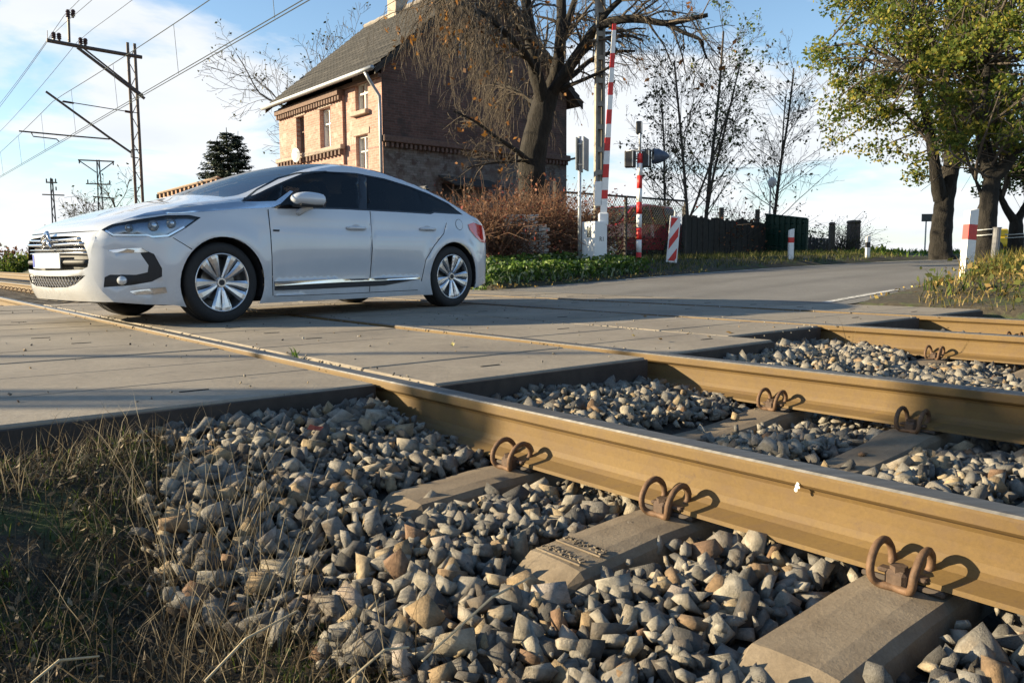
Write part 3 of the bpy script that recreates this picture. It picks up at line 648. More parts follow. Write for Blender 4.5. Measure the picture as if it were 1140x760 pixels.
def patch(name,poly,side,mat,off,parent,step=.04):
    xs=[p[0] for p in poly]; zs=[p[1] for p in poly]
    v,f=cdt([poly],[],step,(min(xs),min(zs),max(xs),max(zs)))
    f=[q for q in f if inpoly(sum(v[i][0] for i in q)/len(q),sum(v[i][1] for i in q)/len(q),poly)]
    mb=MB(); mb.add([cp(x,side*(YS(x,z)+off),z) for x,z in v],f); me=mb.mesh(name,mat,True); fix_out(me,side); return link(name,me,parent)
def linepatch(name,pts,w,side,mat,off,parent):
    P=np.array(pts,float); T=np.gradient(P,axis=0); T/=np.linalg.norm(T,axis=1)[:,None]; Nn=np.stack([-T[:,1],T[:,0]],1)*w/2
    return patch(name,[tuple(p) for p in P+Nn]+[tuple(p) for p in (P-Nn)[::-1]],side,mat,off,parent,.06)
GAP=simple('panel_gap',(.008,.008,.009),.9)
for side in (1,-1):
    body=sheet('body_side',reg['body_side'],side,PAINT)
    for nm in ('front_door','rear_door'):
        d=sheet(nm,reg[nm],side,PAINT,.0008)
        hx,hz=((1.40,.81) if nm=='front_door' else (2.345,.829)); hm=MB(); yy=YS(hx,hz)
        hm.tube([cp(hx-.115,side*(yy+.002),hz-.002),cp(hx-.09,side*(yy+.028),hz),cp(hx,side*(yy+.036),hz+.002),cp(hx+.09,side*(yy+.028),hz),cp(hx+.115,side*(yy+.002),hz-.002)],[.012,.014,.015,.014,.012],8)
        hm.obj('door_handle',PAINT,d,True)
        dm=MB(); ring=[(hx+.05*math.cos(a),hz+.006+.032*math.sin(a)) for a in np.linspace(0,2*math.pi,15)[:-1]]
        patch('handle_recess',ring,side,GAP if False else simple('handle_recess_shade',(.45,.46,.48),.4),.0012,d,.03)
    for nm in ('quarter_window','front_window','rear_window','rear_quarter_window'): sheet(nm,reg[nm],side,TINT,-.004)
    sheet('door_pillar',reg['door_pillar'],side,GLOSSB,-.003)
    # black inner frame behind the glass edge
    linepatch('window_seal',WIN+[WIN[0]],.016,side,GLOSSB,.001,car)
    sheet('panel_gap',reg['panel_gap'],side,GAP,-.004,body)
    sheet('chrome_strip',reg['chrome_strip'],side,CHROME,.002); sheet('chrome_side_strip',reg['chrome_side_strip'],side,CHROME,.008); sheet('black_side_strip',reg['black_side_strip'],side,MATTB,.005)
    patch('front_badge',[(.479,.773),(.546,.773),(.54,.757),(.479,.757)],side,MATTB,.004,car)
    patch('fuel_flap',[(2.845+.055*math.cos(a),.892+.055*math.sin(a)) for a in np.linspace(0,2*math.pi,22)[:-1]],side,PAINT,.003,car,.03)
    linepatch('panel_gap',[(2.845+.057*math.cos(a),.892+.057*math.sin(a)) for a in np.linspace(0,2*math.pi,26)],.005,side,GAP,.0024,car)
    patch('tail_lamp',[(3.0,.90),(3.107,.925),(3.30,.90),(3.44,.84),(3.45,.74),(3.33,.70),(3.21,.712),(3.114,.763),(3.019,.839)],side,REDL,.006,car,.03)
    fs=sheet('fog_lamp_surround',reg['fog_lamp_surround'],side,MATTB,-.006)
    fx,fz=-.745,.362; fm=MB(); y0=YS(fx,fz); nx=Vector((-.55,.83,0))
    c0=Vector((fx,y0-.012,fz)); ringp=[]
    fm.tube([cp(c0.x,side*c0.y,c0.z),cp(c0.x-.022,side*(c0.y+.032),c0.z)],[.036,.032],14); fm.obj('fog_lamp',CLEAR if False else simple('fog_lamp_glass',(.6,.62,.64),.12,.3),fs,True)
    sheet('daytime_lamp',reg['daytime_lamp'],side,CHROME,.004); sheet('bumper_blade',reg['bumper_blade'],side,CHROME,.005)
    # headlight: recessed dark bowl, projectors, clear cover
    hl=sheet('headlight',reg['HL'],side,simple('headlight_bowl',(.32,.34,.37),.22,.8),-.05)
    lm=MB()
    for (x,z,r) in ((-.52,.775,.042),(-.39,.795,.038),(-.68,.755,.030)):
        y=YS(x,z)-.045; pr=[(0,r),(.012,r*.96),(.026,r*.7),(.033,r*.3),(.035,.001)]
        lm.tube([cp(x-a*.55,side*(y+a*.8),z) for a,b in pr],[b for a,b in pr],14)
    lm.obj('projector_lens',simple('projector_glass',(.75,.80,.86),.06,.6),hl,True)
    linepatch('lamp_chrome_rim',[(-.82,.735),(-.785,.702),(-.585,.703),(-.547,.690),(-.44,.701),(-.31,.772)],.014,side,CHROME,-.008,hl)
    sheet('lamp_cover',reg['HL'],side,CLEAR,.001,hl)
# --- front fascia in (y,z)
rowsF=PAIRF[:21]     # z .20 .. .735
zt=[p[1] for p in rowsF]
def fr_row(z):
    for i in range(len(rowsF)-1):
        a,b=rowsF[i],rowsF[i+1]
        if z<=b[1] or i==len(rowsF)-2:
            u=(z-a[1])/(b[1]-a[1]); return tuple(a[k]+(b[k]-a[k])*u for k in range(4))
def fw(z): r=fr_row(z); return YS(r[0],z)
def FX(y,z): r=fr_row(z); w=YS(r[0],z); q=min(1.,abs(y)/w); return r[2]+(r[0]-r[2])*q**4.2
zz_=list(np.linspace(.20,.735,16))
OUTF=[(fw(z),z) for z in zz_]+[(-fw(z),z) for z in zz_[::-1]]
def sym(h): return [(y,z) for y,z in h]+[(-y,z) for y,z in h[::-1]]
GR=sym([(.0,.705),(.25,.703),(.47,.695),(.53,.655),(.575,.58),(.588,.52),(.575,.465),(.53,.445),(.25,.438),(.0,.436)]); GR=[p for i,p in enumerate(GR) if i not in (len(GR)-1,10)]
LG=sym([(.0,.392),(.3,.394),(.55,.40),(.50,.365),(.43,.33),(.3,.308),(.0,.30)]); LG=[p for i,p in enumerate(LG) if i not in (len(LG)-1,7)]
fv,ff=cdt([OUTF,GR,LG],[],.05,(-.8,.2,.8,.735))
def ins(f,P): return inpoly(sum(fv[i][0] for i in f)/len(f),sum(fv[i][1] for i in f)/len(f),P)
ff=[f for f in ff if ins(f,OUTF)]
bfac=[f for f in ff if not ins(f,GR) and not ins(f,LG)]; gfac=[f for f in ff if ins(f,GR) or ins(f,LG)]
mb=MB(); mb.add([cp(FX(y,z),y,z) for y,z in fv],bfac); me=mb.mesh('front_bumper',PAINT,True); fb=link('front_bumper',me,car)
mb=MB(); mb.add([cp(FX(y,z)+.05,y,z) for y,z in fv],gfac); mb.obj('grille_backing',MATTB,fb)
def rim_wall(P,name):
    mb=MB(); k=len(P); mb.add([cp(FX(y,z),y,z) for y,z in P]+[cp(FX(y,z)+.05,y,z) for y,z in P],[(i,(i+1)%k,k+(i+1)%k,k+i) for i in range(k)]); mb.obj(name,GLOSSB,fb)
rim_wall(GR,'grille_wall'); rim_wall(LG,'grille_wall')
def bar(pts,r,mat,name,parent,n=8): mb=MB(); mb.tube([cp(FX(y,z)+dx,y,z) for y,z,dx in pts],r,n); return mb.obj(name,mat,parent,True)
for z,w,r in ((.672,.49,.010),(.636,.535,.012)):
    bar([(y,z+.006*(abs(y)/w)**2,.004) for y in np.linspace(-w,w,25)],r,CHROME,'grille_bar',fb)
for z,w in ((.60,.555),(.572,.565)): bar([(y,z,.018) for y in np.linspace(-w,w,25)],.006,CHROME,'grille_bar',fb)
bar([(y,.50,.02) for y in np.linspace(-.57,.57,25)],.022,MATTB,'grille_bar',fb)
mb=MB()
for r_ in range(4):
    z=.317+r_*.024; wmax=.40+.045*r_; yy=np.arange(-wmax,wmax,.052)
    mb.tube([cp(FX(y,z)+.015,y,z+(.010 if (i+r_)%2 else -.010)) for i,y in enumerate(np.arange(-wmax,wmax,.026))],.0036,5)
mb.obj('honeycomb_grille',simple('grille_grey',(.35,.35,.36),.4,.6),fb)
pl=MB(); k=9; ys=np.linspace(-.26,.26,k)
for dz0,dz1,dx in ((.455,.569,-.022),):
    Vv=[cp(FX(0,.51)+dx+.10*y*y,y,z) for y in ys for z in (dz0,dz1)]+[cp(FX(0,.51)+dx+.008+.10*y*y,y,z) for y in ys for z in (dz0,dz1)]
    Fs=[(2*i,2*i+1,2*i+3,2*i+2) for i in range(k-1)]+[(2*k+2*i,2*k+2*i+2,2*k+2*i+3,2*k+2*i+1) for i in range(k-1)]+[(2*i,2*i+2,2*k+2*i+2,2*k+2*i) for i in range(k-1)]+[(2*i+1,2*k+2*i+1,2*k+2*i+3,2*i+3) for i in range(k-1)]+[(0,2*k,2*k+1,1),(2*k-2,2*k-1,4*k-1,4*k-2)]
    pl.add(Vv,Fs)
pl.obj('number_plate',simple('blank_plate_white',(.74,.73,.68),.35,var=.03),fb,fixn=True)
q=MB(); q.box(cp(FX(0,.51)-.0235+.10*.24*.24,-.238,.512),(.004,.034,.10)); q.obj('blue_plate_strip',simple('plate_blue',(.02,.05,.35),.4),fb)
cv=MB()
for z0 in (.615,.668):   # double chevron emblem
    for sg in (-1,1):
        a=Vector((FX(0,.69)-.026,0,z0+.070)); b=Vector((FX(.08,.62)-.018,sg*.088,z0)); 
        cv.tube([cp(a.x,a.y,a.z),cp((a.x+b.x)/2-.004,(a.y+b.y)/2,(a.z+b.z)/2),cp(b.x,b.y,b.z)],[.014,.014,.010],6)
cv.obj('chevron_emblem',CHROME,fb,True)
# --- upper sheet: hood, windscreen, roof, tailgate, rear bumper
NQ=17; rowsU=PAIRF[20:]; q_=np.linspace(-1,1,NQ); UV=[]
for (ex,ez,cx,cz) in rowsU:
    w=YS(ex,ez)
    ei=len(UV)//NQ; ex_=4.2-2.0*sst(0,18,ei)
    for q in q_: wt=abs(q)**ex_; UV.append((cx+(ex-cx)*wt,q*w,cz+(ez-cz)*wt))
def ureg(i,j):
    r=20+i; q=abs((q_[j]+q_[j+1])/2)
    if r<41: return 'bonnet'
    if r<61: return 'windscreen' if q<.93 else 'roof'
    if r<88: return 'roof'
    if r<97: return 'rear_screen' if q<.82 else 'tailgate'
    return 'tailgate' if r<104 else 'rear_bumper'
ur={}
for i in range(len(rowsU)-1):
    for j in range(NQ-1): ur.setdefault(ureg(i,j),[]).append((i*NQ+j,i*NQ+j+1,(i+1)*NQ+j+1,(i+1)*NQ+j))
for nm,fs in ur.items():
    idx={};V=[];F=[]
    for f in fs:
        g=[]
        for i in f:
            if i not in idx: idx[i]=len(V); V.append(cp(*UV[i]))
            g.append(idx[i])
        F.append(tuple(g))
    mb=MB(); mb.add(V,F); me=mb.mesh(nm,{'windscreen':SCREEN,'rear_screen':TINT}.get(nm,PAINT),True); me.flip_normals() if sum(p.normal.z*p.area if nm!='rear_bumper' else p.normal.x*p.area for p in me.polygons)<0 else None; link(nm,me,car)
mb=MB(); mb.box((1.3,0,.20),(3.4,1.3,.10),bev=.03); mb.box((3.1,0,.26),(.6,1.2,.12),bev=.03); mb.box((-.55,0,.22),(.5,1.2,.08),bev=.02); mb.obj('underbody',MATTB,car)
# --- wheel wells and wheels
for cx in (0.,2.727):
    for side in (1,-1):
        mb=MB(); k=20; a_=np.linspace(-.35,math.pi+.35,k); Vv=[]
        for a in a_:
            for y in (.905,.62): Vv.append(cp(cx+.376*math.cos(a),side*y,.33+.376*math.sin(a)))
        mb.add(Vv,[(2*i,2*i+1,2*i+3,2*i+2) for i in range(k-1)]+[tuple(2*i+1 for i in range(k))]); mb.obj('wheel_arch_liner',MATTB,car)
def lathe(prof,n,fn,close=False):
    V=[];F=[];P=len(prof)
    for j in range(n):
        a=2*math.pi*j/n
        for r,y in prof: V.append(fn(r*math.cos(a),y,r*math.sin(a)))
    for j in range(n):
        for i in range(P-1+(1 if close else 0)): F.append((j*P+i,j*P+(i+1)%P,((j+1)%n)*P+(i+1)%P,((j+1)%n)*P+i))
    return V,F
I3=lambda x,y,z:(x,y,z)
mb=MB(); tp=[(.236,.098),(.246,.108),(.27,.1125),(.30,.110),(.318,.100),(.328,.085),(.330,.05),(.324,.049),(.324,.043),(.330,.042),(.330,.004),(.324,.003),(.324,-.003),(.330,-.004),(.330,-.085),(.318,-.10),(.27,-.112),(.236,-.098)]
mb.add(*lathe(tp,48,I3,True)); TYM=mb.mesh('tyre',TYRE,True); fix_normals(TYM)
mb=MB(); mb.add(*lathe([(.240,.100),(.240,.108),(.232,.109),(.226,.100),(.222,.08),(.215,-.08),(.235,-.10)],48,I3)); RIMM=mb.mesh('rim',ALLOY,True); fix_normals(RIMM)
mb=MB()
for k in range(10):
    a0=2*math.pi*(k//2)/5+( .27 if k%2 else -.27)+.1
    V=[]
    for i,(r,w,y,tw) in enumerate(((.03,.016,.070,-.0),(.07,.018,.082,.0),(.12,.025,.090,.02),(.17,.035,.096,.04),(.205,.043,.099,.05),(.230,.046,.099,.05))):
        a=a0*1.0+(0 if r>.06 else (-.10 if k%2 else .10))*1+ (.06 if k%2 else -.06)*(r/.23)**2*-1
        dx,dz=math.cos(a),math.sin(a); tx,tz=-dz,dx
        for u,dy in ((-1,0),(-.45,.010),(.45,.010),(1,0),(1,-.02),(-1,-.02)): V.append((r*dx+u*w*tx,y+dy,r*dz+u*w*tz))
    mb.add(V,[(i*6+j,i*6+(j+1)%6,(i+1)*6+(j+1)%6,(i+1)*6+j) for i in range(5) for j in range(6)])
mb.tube([(0,.06,0),(0,.092,0)],[.05,.038],20); SPM=mb.mesh('spokes',ALLOY,False); fix_normals(SPM)
mb=MB(); mb.cyl((0,.088,0),(0,.097,0),.024,n=18); CAPM=mb.mesh('hub_cap',MATTB)
mb=MB(); mb.cyl((0,.0,0),(0,.025,0),.15,n=32); mb.cyl((0,-.08,0),(0,-.06,0),.222,n=32); DSM=mb.mesh('brake_disc',DISC)
for cx in (0.,2.727):
    for side in (1,-1):
        wh=empty('wheel',(cx,-side*.795,.33)); wh.parent=car; wh.rotation_euler=(0,rng.uniform(0,6.28),0) if side<0 else (math.pi,rng.uniform(0,6.28),0)
        # local +y must look outwards
        wh.rotation_euler=(0,.35+cx,math.pi if side>0 else 0)
        for nm,m_ in (('tyre',TYM),('rim',RIMM),('spokes',SPM),('hub_cap',CAPM),('brake_disc',DSM)): link(nm,m_,wh)
# --- door mirrors
for side in (1,-1):
    x0,z0=car_px(343,222,1.0); mb=MB(); V=[];F=[];n=14
    stt=[(-.165,.012,.010),(-.15,.05,.032),(-.11,.078,.052),(-.05,.092,.064),(.02,.095,.068),(.09,.092,.064),(.125,.088,.058)]
    for (dx,ry,rz) in stt:
        for j in range(n): a=2*math.pi*j/n; V.append(cp(x0+dx,side*(1.0+ry*math.cos(a)),z0+rz*math.sin(a)-(.012 if math.sin(a)<-.2 else 0)*0))
    F=[(i*n+j,i*n+(j+1)%n,(i+1)*n+(j+1)%n,(i+1)*n+j) for i in range(len(stt)-1) for j in range(n)]+[tuple(range(n))]
    mb.add(V,F); me=mb.mesh('mirror_housing',PAINT,True); fix_normals(me); mh=link('mirror_housing',me,car)
    mb=MB(); mb.add([cp(x0+.122,side*(1.0+.086*math.cos(a)),z0+.056*math.sin(a)) for a in np.linspace(0,2*math.pi,n+1)[:-1]],[tuple(range(n))]); mb.obj('mirror_glass',CHROME,mh)
    mb=MB(); mb.tube([cp(x0+.05,side*.99,z0-.055),cp(x0+.0,side*.95,z0-.08),cp(x0-.03,side*.885,z0-.115)],[.03,.026,.03],8); mb.obj('mirror_arm',MATTB if False else PAINT,mh,True)
    mb=MB(); mb.box(cp(x0-.0,side*.995,z0-.056),(.24,.15,.022),bev=.009); mb.obj('mirror_base',MATTB,mh)
# --- interior and the driver
mb=MB(); mb.box((1.7,0,.5),(2.6,1.5,.06)); mb.box((.62,0,.84),(.35,1.35,.24),bev=.08); mb.obj('dashboard',INTER,car)
for (x,y) in ((1.45,.36),(1.45,-.36),(2.45,.36),(2.45,-.36)):
    st=empty('seat',(x,-y,.5)); st.parent=car
    mb=MB(); mb.box((-.12,0,.12),(.5,.5,.16),bev=.05); mb.obj('cushion',SEATM,st,True)
    mb=MB(); mb.box((.22,0,.42),(.14,.48,.55),Matrix.Rotation(.28,3,'Y'),bev=.05); mb.obj('backrest',SEATM,st,True)
    mb=MB(); mb.box((.34,0,.76),(.09,.26,.16),Matrix.Rotation(.2,3,'Y'),bev=.04); mb.obj('headrest',SEATM,st,True)
mb=MB(); mb.tube([(.92+.06*math.sin(a),-.36+.185*math.cos(a),.93+.175*math.sin(a)) for a in np.linspace(0,2*math.pi,25)[:-1]],.014,8,closed=True); mb.obj('steering_wheel',INTER,car,True)
dr=empty('person',tuple(CO),'driver in a dark jacket seated behind the tinted front side window','person',rz=CA)
def rings(name,R_,mat,parent,n=16):
    V=[];F=[]
    for (x,y,z,rx,ry) in R_:
        for j in range(n): a=2*math.pi*j/n; V.append(cp(x+rx*math.cos(a),y+ry*math.sin(a),z))
    F=[(i*n+j,i*n+(j+1)%n,(i+1)*n+(j+1)%n,(i+1)*n+j) for i in range(len(R_)-1) for j in range(n)]+[tuple(range(n)),tuple((len(R_)-1)*n+j for j in range(n))]
    mb=MB(); mb.add(V,F); me=mb.mesh(name,mat,True); fix_normals(me); return me
SKIN=simple('skin',(.50,.30,.21),.55,var=.1); JACK=simple('dark_jacket',(.05,.05,.06),.85,var=.3)
mb=MB()
head=[(1.40,.36,.98,.06,.06),(1.385,.36,1.03,.055,.055),(1.36,.36,1.06,.075,.062),(1.345,.36,1.10,.095,.072),(1.35,.36,1.15,.102,.078),(1.36,.36,1.20,.10,.078),(1.37,.36,1.245,.08,.062),(1.375,.36,1.265,.04,.03)]
m1=rings('body',head,SKIN,None); bm=bmesh.new(); bm.from_mesh(m1)
# torso, arms reaching for the wheel and the nose grown in the same mesh
m2=rings('t',[(1.42,.36,.58,.16,.20),(1.44,.36,.70,.15,.20),(1.45,.36,.82,.14,.215),(1.44,.36,.92,.11,.21),(1.42,.36,.97,.075,.12),(1.40,.36,1.0,.055,.06)],SKIN,None); bm.from_mesh(m2)
ma=MB()
for sg in (-1,1):
    ma.tube([cp(1.42,.36+sg*.20,.92),cp(1.30,.36+sg*.25,.75),cp(1.08,.36+sg*.19,.90),cp(.97,.36+sg*.175,.94)],[.058,.05,.042,.035],8)
    for fi in range(4): ma.tube([cp(.97,.36+sg*(.17),.945+fi*.018-.03),cp(.925,.36+sg*.19,.955+fi*.018-.03),cp(.915,.36+sg*.165,.955+fi*.018-.03)],[.010,.009,.007],5)
    ma.tube([cp(.985,.36+sg*.165,.94),cp(.95,.36+sg*.145,.965)],[.011,.008],5)
    ma.tube([cp(1.35,.36+sg*.10,.62),cp(.95,.36+sg*.14,.66),cp(.72,.36+sg*.13,.40)],[.085,.06,.045],8)
ma.tube([cp(1.262,.36,1.165),cp(1.232,.36,1.125),cp(1.255,.36,1.115)],[.010,.017,.014],6)
m3=ma.mesh('a',SKIN,True); bm.from_mesh(m3); me=bpy.data.meshes.new('body'); bm.to_mesh(me); bm.free(); me.materials.append(SKIN); me.materials.append(JACK)
for p in me.polygons:
    p.use_smooth=True
    if p.center.z<.985 and not (p.center.x<1.0 and p.center.z>.85): p.material_index=1
bd=link('body',me,dr)
hm=rings('hair',[(1.40,.36,1.09,.075,.076),(1.395,.36,1.15,.085,.084),(1.385,.36,1.21,.095,.084),(1.378,.36,1.255,.085,.068),(1.378,.36,1.28,.045,.035)],simple('dark_hair',(.03,.02,.014),.7),None); link('hair',hm,dr)
# ================================================================ BRICK RAILWAY HOUSE
HX=at_y(427,200,24.5); HS,HD=toSD(HX[0],HX[1]); HL_,HW=7.25,7.85; HZ0=.25
EAVE=6.25; RIDGE=9.95
def hp_(a,b,z): return SD(HS+a,HD+b,z)
house=empty('brick_house',SD(HS,HD,HZ0),'two storey old brick house with dark tiled gable roof and chimney behind the bare tree','house')
def hpl(a,b,z): p=hp_(a,b,z); q=SD(HS,HD,HZ0); return (p[0]-q[0],p[1]-q[1],p[2]-q[2])
def brick_mat(name,axis,c1,c2,mort,patch=None,dark=None):
    t=NT(name); v=t.pos(rotz=0); mp=t.n('ShaderNodeMapping'); g=t.n('ShaderNodeNewGeometry'); t.L.new(g.outputs['Position'],mp.inputs[0]); mp.inputs['Rotation'].default_value=(0,0,-(YAW+math.pi/2))
    sp=t.n('ShaderNodeSeparateXYZ'); t.L.new(mp.outputs[0],sp.inputs[0]); cb=t.n('ShaderNodeCombineXYZ'); t.L.new(sp.outputs[0 if axis=='s' else 1],cb.inputs[0]); t.L.new(sp.outputs[2],cb.inputs[1])
    br=t.n('ShaderNodeTexBrick'); br.inputs['Scale'].default_value=1.; br.inputs['Brick Width'].default_value=.26; br.inputs['Row Height'].default_value=.078; br.inputs['Mortar Size'].default_value=.006; br.inputs['Mortar Smooth'].default_value=.2; br.inputs['Bias'].default_value=0.
    br.inputs['Color1'].default_value=(*c1,1); br.inputs['Color2'].default_value=(*c2,1); br.inputs['Mortar'].default_value=(*mort,1); t.L.new(cb.outputs[0],br.inputs['Vector'])
    n1=t.noise(v,1.1,7,.65); n2=t.noise(v,9,5,.7); col=t.mix(.55,br.outputs[0],t.ramp(n2,[(.3,.55),(.7,1.3)]),'MULTIPLY')
    if patch: col=t.mix(t.ramp(t.noise(v,patch[1],8,.7),[(patch[2],0.),(patch[2]+.08,.85)]),col,patch[0])
    if dark: col=t.mix(t.ramp(n1,[(.45,0.),(.68,.6)]),col,dark)
    t.base(col); t.set(Roughness=.92); t.bump(t.mix(.4,br.outputs['Fac'],n2),.5,.012); t.N['Bump'].invert=True; return t.m
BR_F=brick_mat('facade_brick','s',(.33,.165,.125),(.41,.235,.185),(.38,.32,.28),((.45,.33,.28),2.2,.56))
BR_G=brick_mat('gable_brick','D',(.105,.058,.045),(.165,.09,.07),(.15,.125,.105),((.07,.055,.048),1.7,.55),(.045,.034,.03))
BR_W=brick_mat('whitewashed_brick','D',(.215,.205,.195),(.15,.138,.125),(.12,.112,.10),((.085,.06,.05),3.2,.48),(.22,.19,.165))
WOODW=simple('white_window_wood',(.66,.64,.60),.6,var=.15,scale=20); PANE=clear_glass('window_pane',(.18,.2,.22)); DARKW=simple('dark_room',(.02,.02,.022),.9); LACE=simple('net_curtain',(.55,.54,.5),.9,var=.2,scale=30)
STONEC=simple('plaster_sill',(.33,.26,.21),.9,var=.25,bump=.3); CORB=simple('dark_corbel_brick',(.15,.10,.08),.92,var=.35,scale=12,bump=.4)
# px -> facade coordinates
def fpx(px,py): p=at_D(px,py,HD); s,_=toSD(p[0],p[1]); return s-HS,float(p[2])
def gpx(px,py): p=at_s(px,py,HS); _,D=toSD(p[0],p[1]); return D-HD,float(p[2])
def wall(name,mat,u0,u1,z0,z1,holes,fn,th,parent):
    us=sorted({u0,u1}|{h[0] for h in holes}|{h[1] for h in holes}); zs=sorted({z0,z1}|{h[2] for h in holes}|{h[3] for h in holes}); mb=MB()
    hole=lambda u,z:any(h[0]<u<h[1] and h[2]<z<h[3] for h in holes)
    vid={};V=[];F=[]
    def vi(u,z,k):
        key=(round(u,4),round(z,4),k)
        if key not in vid: vid[key]=len(V); V.append(fn(u,th*k,z))
        return vid[key]
    nu,nz=len(us)-1,len(zs)-1
    sol=[[not hole((us[i]+us[i+1])/2,(zs[j]+zs[j+1])/2) for j in range(nz)] for i in range(nu)]
    for i in range(nu):
        for j in range(nz):
            if not sol[i][j]: continue
            a,b,c,d=us[i],us[i+1],zs[j],zs[j+1]
            for k in (0,1): F.append((vi(a,c,k),vi(b,c,k),vi(b,d,k),vi(a,d,k)))
            for (di,dj,p,q) in ((-1,0,(a,c),(a,d)),(1,0,(b,c),(b,d)),(0,-1,(a,c),(b,c)),(0,1,(a,d),(b,d))):
                ii,jj=i+di,j+dj
                if not(0<=ii<nu and 0<=jj<nz and sol[ii][jj]): F.append((vi(*p,0),vi(*q,0),vi(*q,1),vi(*p,1)))
    mb.add(V,F); return mb.obj(name,mat,parent,fixn=True)
def rect(pxs): 
    (x0,y0),(x1,y1)=pxs; xm=(x0+x1)/2; a0=fpx(x1,(y0+y1)/2)[0]; a1=fpx(x0,(y0+y1)/2)[0]; return [a0,a1,fpx(xm,y1)[1],fpx(xm,y0)[1]]
W1=rect(((395.4,90.6),(409.6,124))); W2=rect(((396.5,150.5),(410,196))); W3=rect(((359,120.5),(371.5,165))); W4=rect(((333,130),(342,173)))
aR=fpx(384,120)[0]
fac=wall('front_wall',BR_F,.0,HL_,-.2+HZ0,EAVE-.05,[W1,W2,[W3[0],W3[1],W3[2],W3[3]],W4],lambda u,t_,z:hpl(u,t_,z),.36,house)
# projecting bay skin with the same openings
wall('bay_wall',BR_F,aR,HL_-.004,-.2+HZ0,EAVE-.35,[W3,W4],lambda u,t_,z:hpl(u,-.10+t_,z),.097,house)
for q,w in enumerate((W1,W2,W3,W4)):
    b0=.16 if q<2 else .10; wo=empty('window',hpl((w[0]+w[1])/2,0,w[2])); wo.parent=house
    loc=Vector(wo.location)
    def L_(a,b,z,loc=loc): p=Vector(hpl(a,b,z))-loc; return p
    rot=Matrix.Rotation(YAW+math.pi/2,3,'Z')
    mb=MB(); wa,wz=w[1]-w[0],w[3]-w[2]; ft=.06
    for (a,z,sa,sz) in ((w[0]+ft/2,(w[2]+w[3])/2,ft,wz),(w[1]-ft/2,(w[2]+w[3])/2,ft,wz),((w[0]+w[1])/2,w[3]-ft/2,wa-2*ft,ft),((w[0]+w[1])/2,w[2]+ft/2,wa-2*ft,ft),((w[0]+w[1])/2,(w[2]+w[3])/2,.05,wz-2*ft),((w[0]+w[1])/2-.0,w[2]+wz*.62,wa-2*ft,.05)):
        mb.box(L_(a,b0,z),(sa,.07,sz),rot)
    mb.obj('frame',CORB if q==3 else WOODW,wo)
    mb=MB(); mb.add([L_(w[0],b0+.03,w[2]),L_(w[1],b0+.03,w[2]),L_(w[1],b0+.03,w[3]),L_(w[0],b0+.03,w[3])],[(0,1,2,3)]); mb.obj('pane',PANE if q!=3 else CORB,wo)
    mb=MB(); k=9; Vv=[]
    for i in range(k*2): Vv+=[L_(w[0]+wa*i/(2*k-1),b0+.12+.02*(i%2),w[2]),L_(w[0]+wa*i/(2*k-1),b0+.12+.02*(i%2),w[3])]
    mb.add(Vv,[(2*i,2*i+1,2*i+3,2*i+2) for i in range(2*k-1)]); mb.obj('net_curtain',LACE,wo)
    if q in (0,):
        mb=MB(); mb.box(L_((w[0]+w[1])/2,-.06,w[2]-.07),(wa+.22,.22,.14),rot,bev=.02); mb.obj('sill',STONEC,wo)
    mb=MB(); mb.box(L_((w[0]+w[1])/2,-.014-(.10 if q>1 else 0),w[3]+.11),(wa+.26,.03,.2),rot,bev=.01); mb.obj('lintel',STONEC,wo)
rotH=Matrix.Rotation(YAW+math.pi/2,3,'Z')
zc=fpx(352,170)[1]-.05
mb=MB(); mb.box(hpl((aR+HL_)/2,-.17,zc),(HL_-aR+.2,.16,.16),rotH,bev=.02); mb.obj('string_course',STONEC,house)
cbm=MB(); cbm.box((0,0,0),(.11,.14,.16)); cbme=cbm.mesh('corbel',CORB)
def row(n,a0,a1,b,z):
    for i in range(n):
        o=link('corbel',cbme,house); o.location=hpl(a0+(a1-a0)*i/(n-1),b,z); o.rotation_euler=(0,0,YAW+math.pi/2)
row(19,aR+.05,HL_-.1,-.165,zc-.17); row(26,aR+.05,HL_-.1,-.16,EAVE-.42)
mb=MB(); mb.box(hpl((aR+HL_)/2,-.14,EAVE-.26),(HL_-aR,.28,.17),rotH); mb.box(hpl(HL_/2,-.05,EAVE-.12),(HL_,.14,.12),rotH); mb.obj('eaves_frieze',CORB,house)
# gable walls: lower whitewashed, upper brick
zg=gpx(431.6,157)[1]
G1=[gpx(492,210)[0],gpx(522,210)[0],1.0,gpx(505,205)[1]]
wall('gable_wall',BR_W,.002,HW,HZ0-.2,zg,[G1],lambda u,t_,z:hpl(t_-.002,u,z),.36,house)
slope=(RIDGE-EAVE)/(HW/2+.45)
def rz(b): return EAVE+(b+.45)*slope if b<=HW/2 else EAVE+(HW-b+.45)*slope
gh=[]
for (px0,py0) in ((514,50),(541,58)):
    u,z=gpx(px0,py0); gh.append([u-.28,u+.28,z-.45,z+.4])
mb=MB(); 
top=lambda b:rz(b)-.22
cols=sorted({.002,HW/2,HW}|{g[0] for g in gh}|{g[1] for g in gh}); V=[];F=[]
for i in range(len(cols)-1):
    a,b=cols[i],cols[i+1]; spans=[(zg,None)]
    for g in gh:
        if abs(g[0]-a)<1e-6 and abs(g[1]-b)<1e-6: spans=[(zg,g[2]),(g[3],None)]
    for z0,z1 in spans:
        k=len(V); V+=[hpl(-.002,a,z0),hpl(-.002,b,z0),hpl(-.002,b,z1 if z1 else top(b)),hpl(-.002,a,z1 if z1 else top(a))]; F.append((k,k+1,k+2,k+3))
mb.add(V,F); mb.obj('gable_wall',BR_G,house,fixn=True)
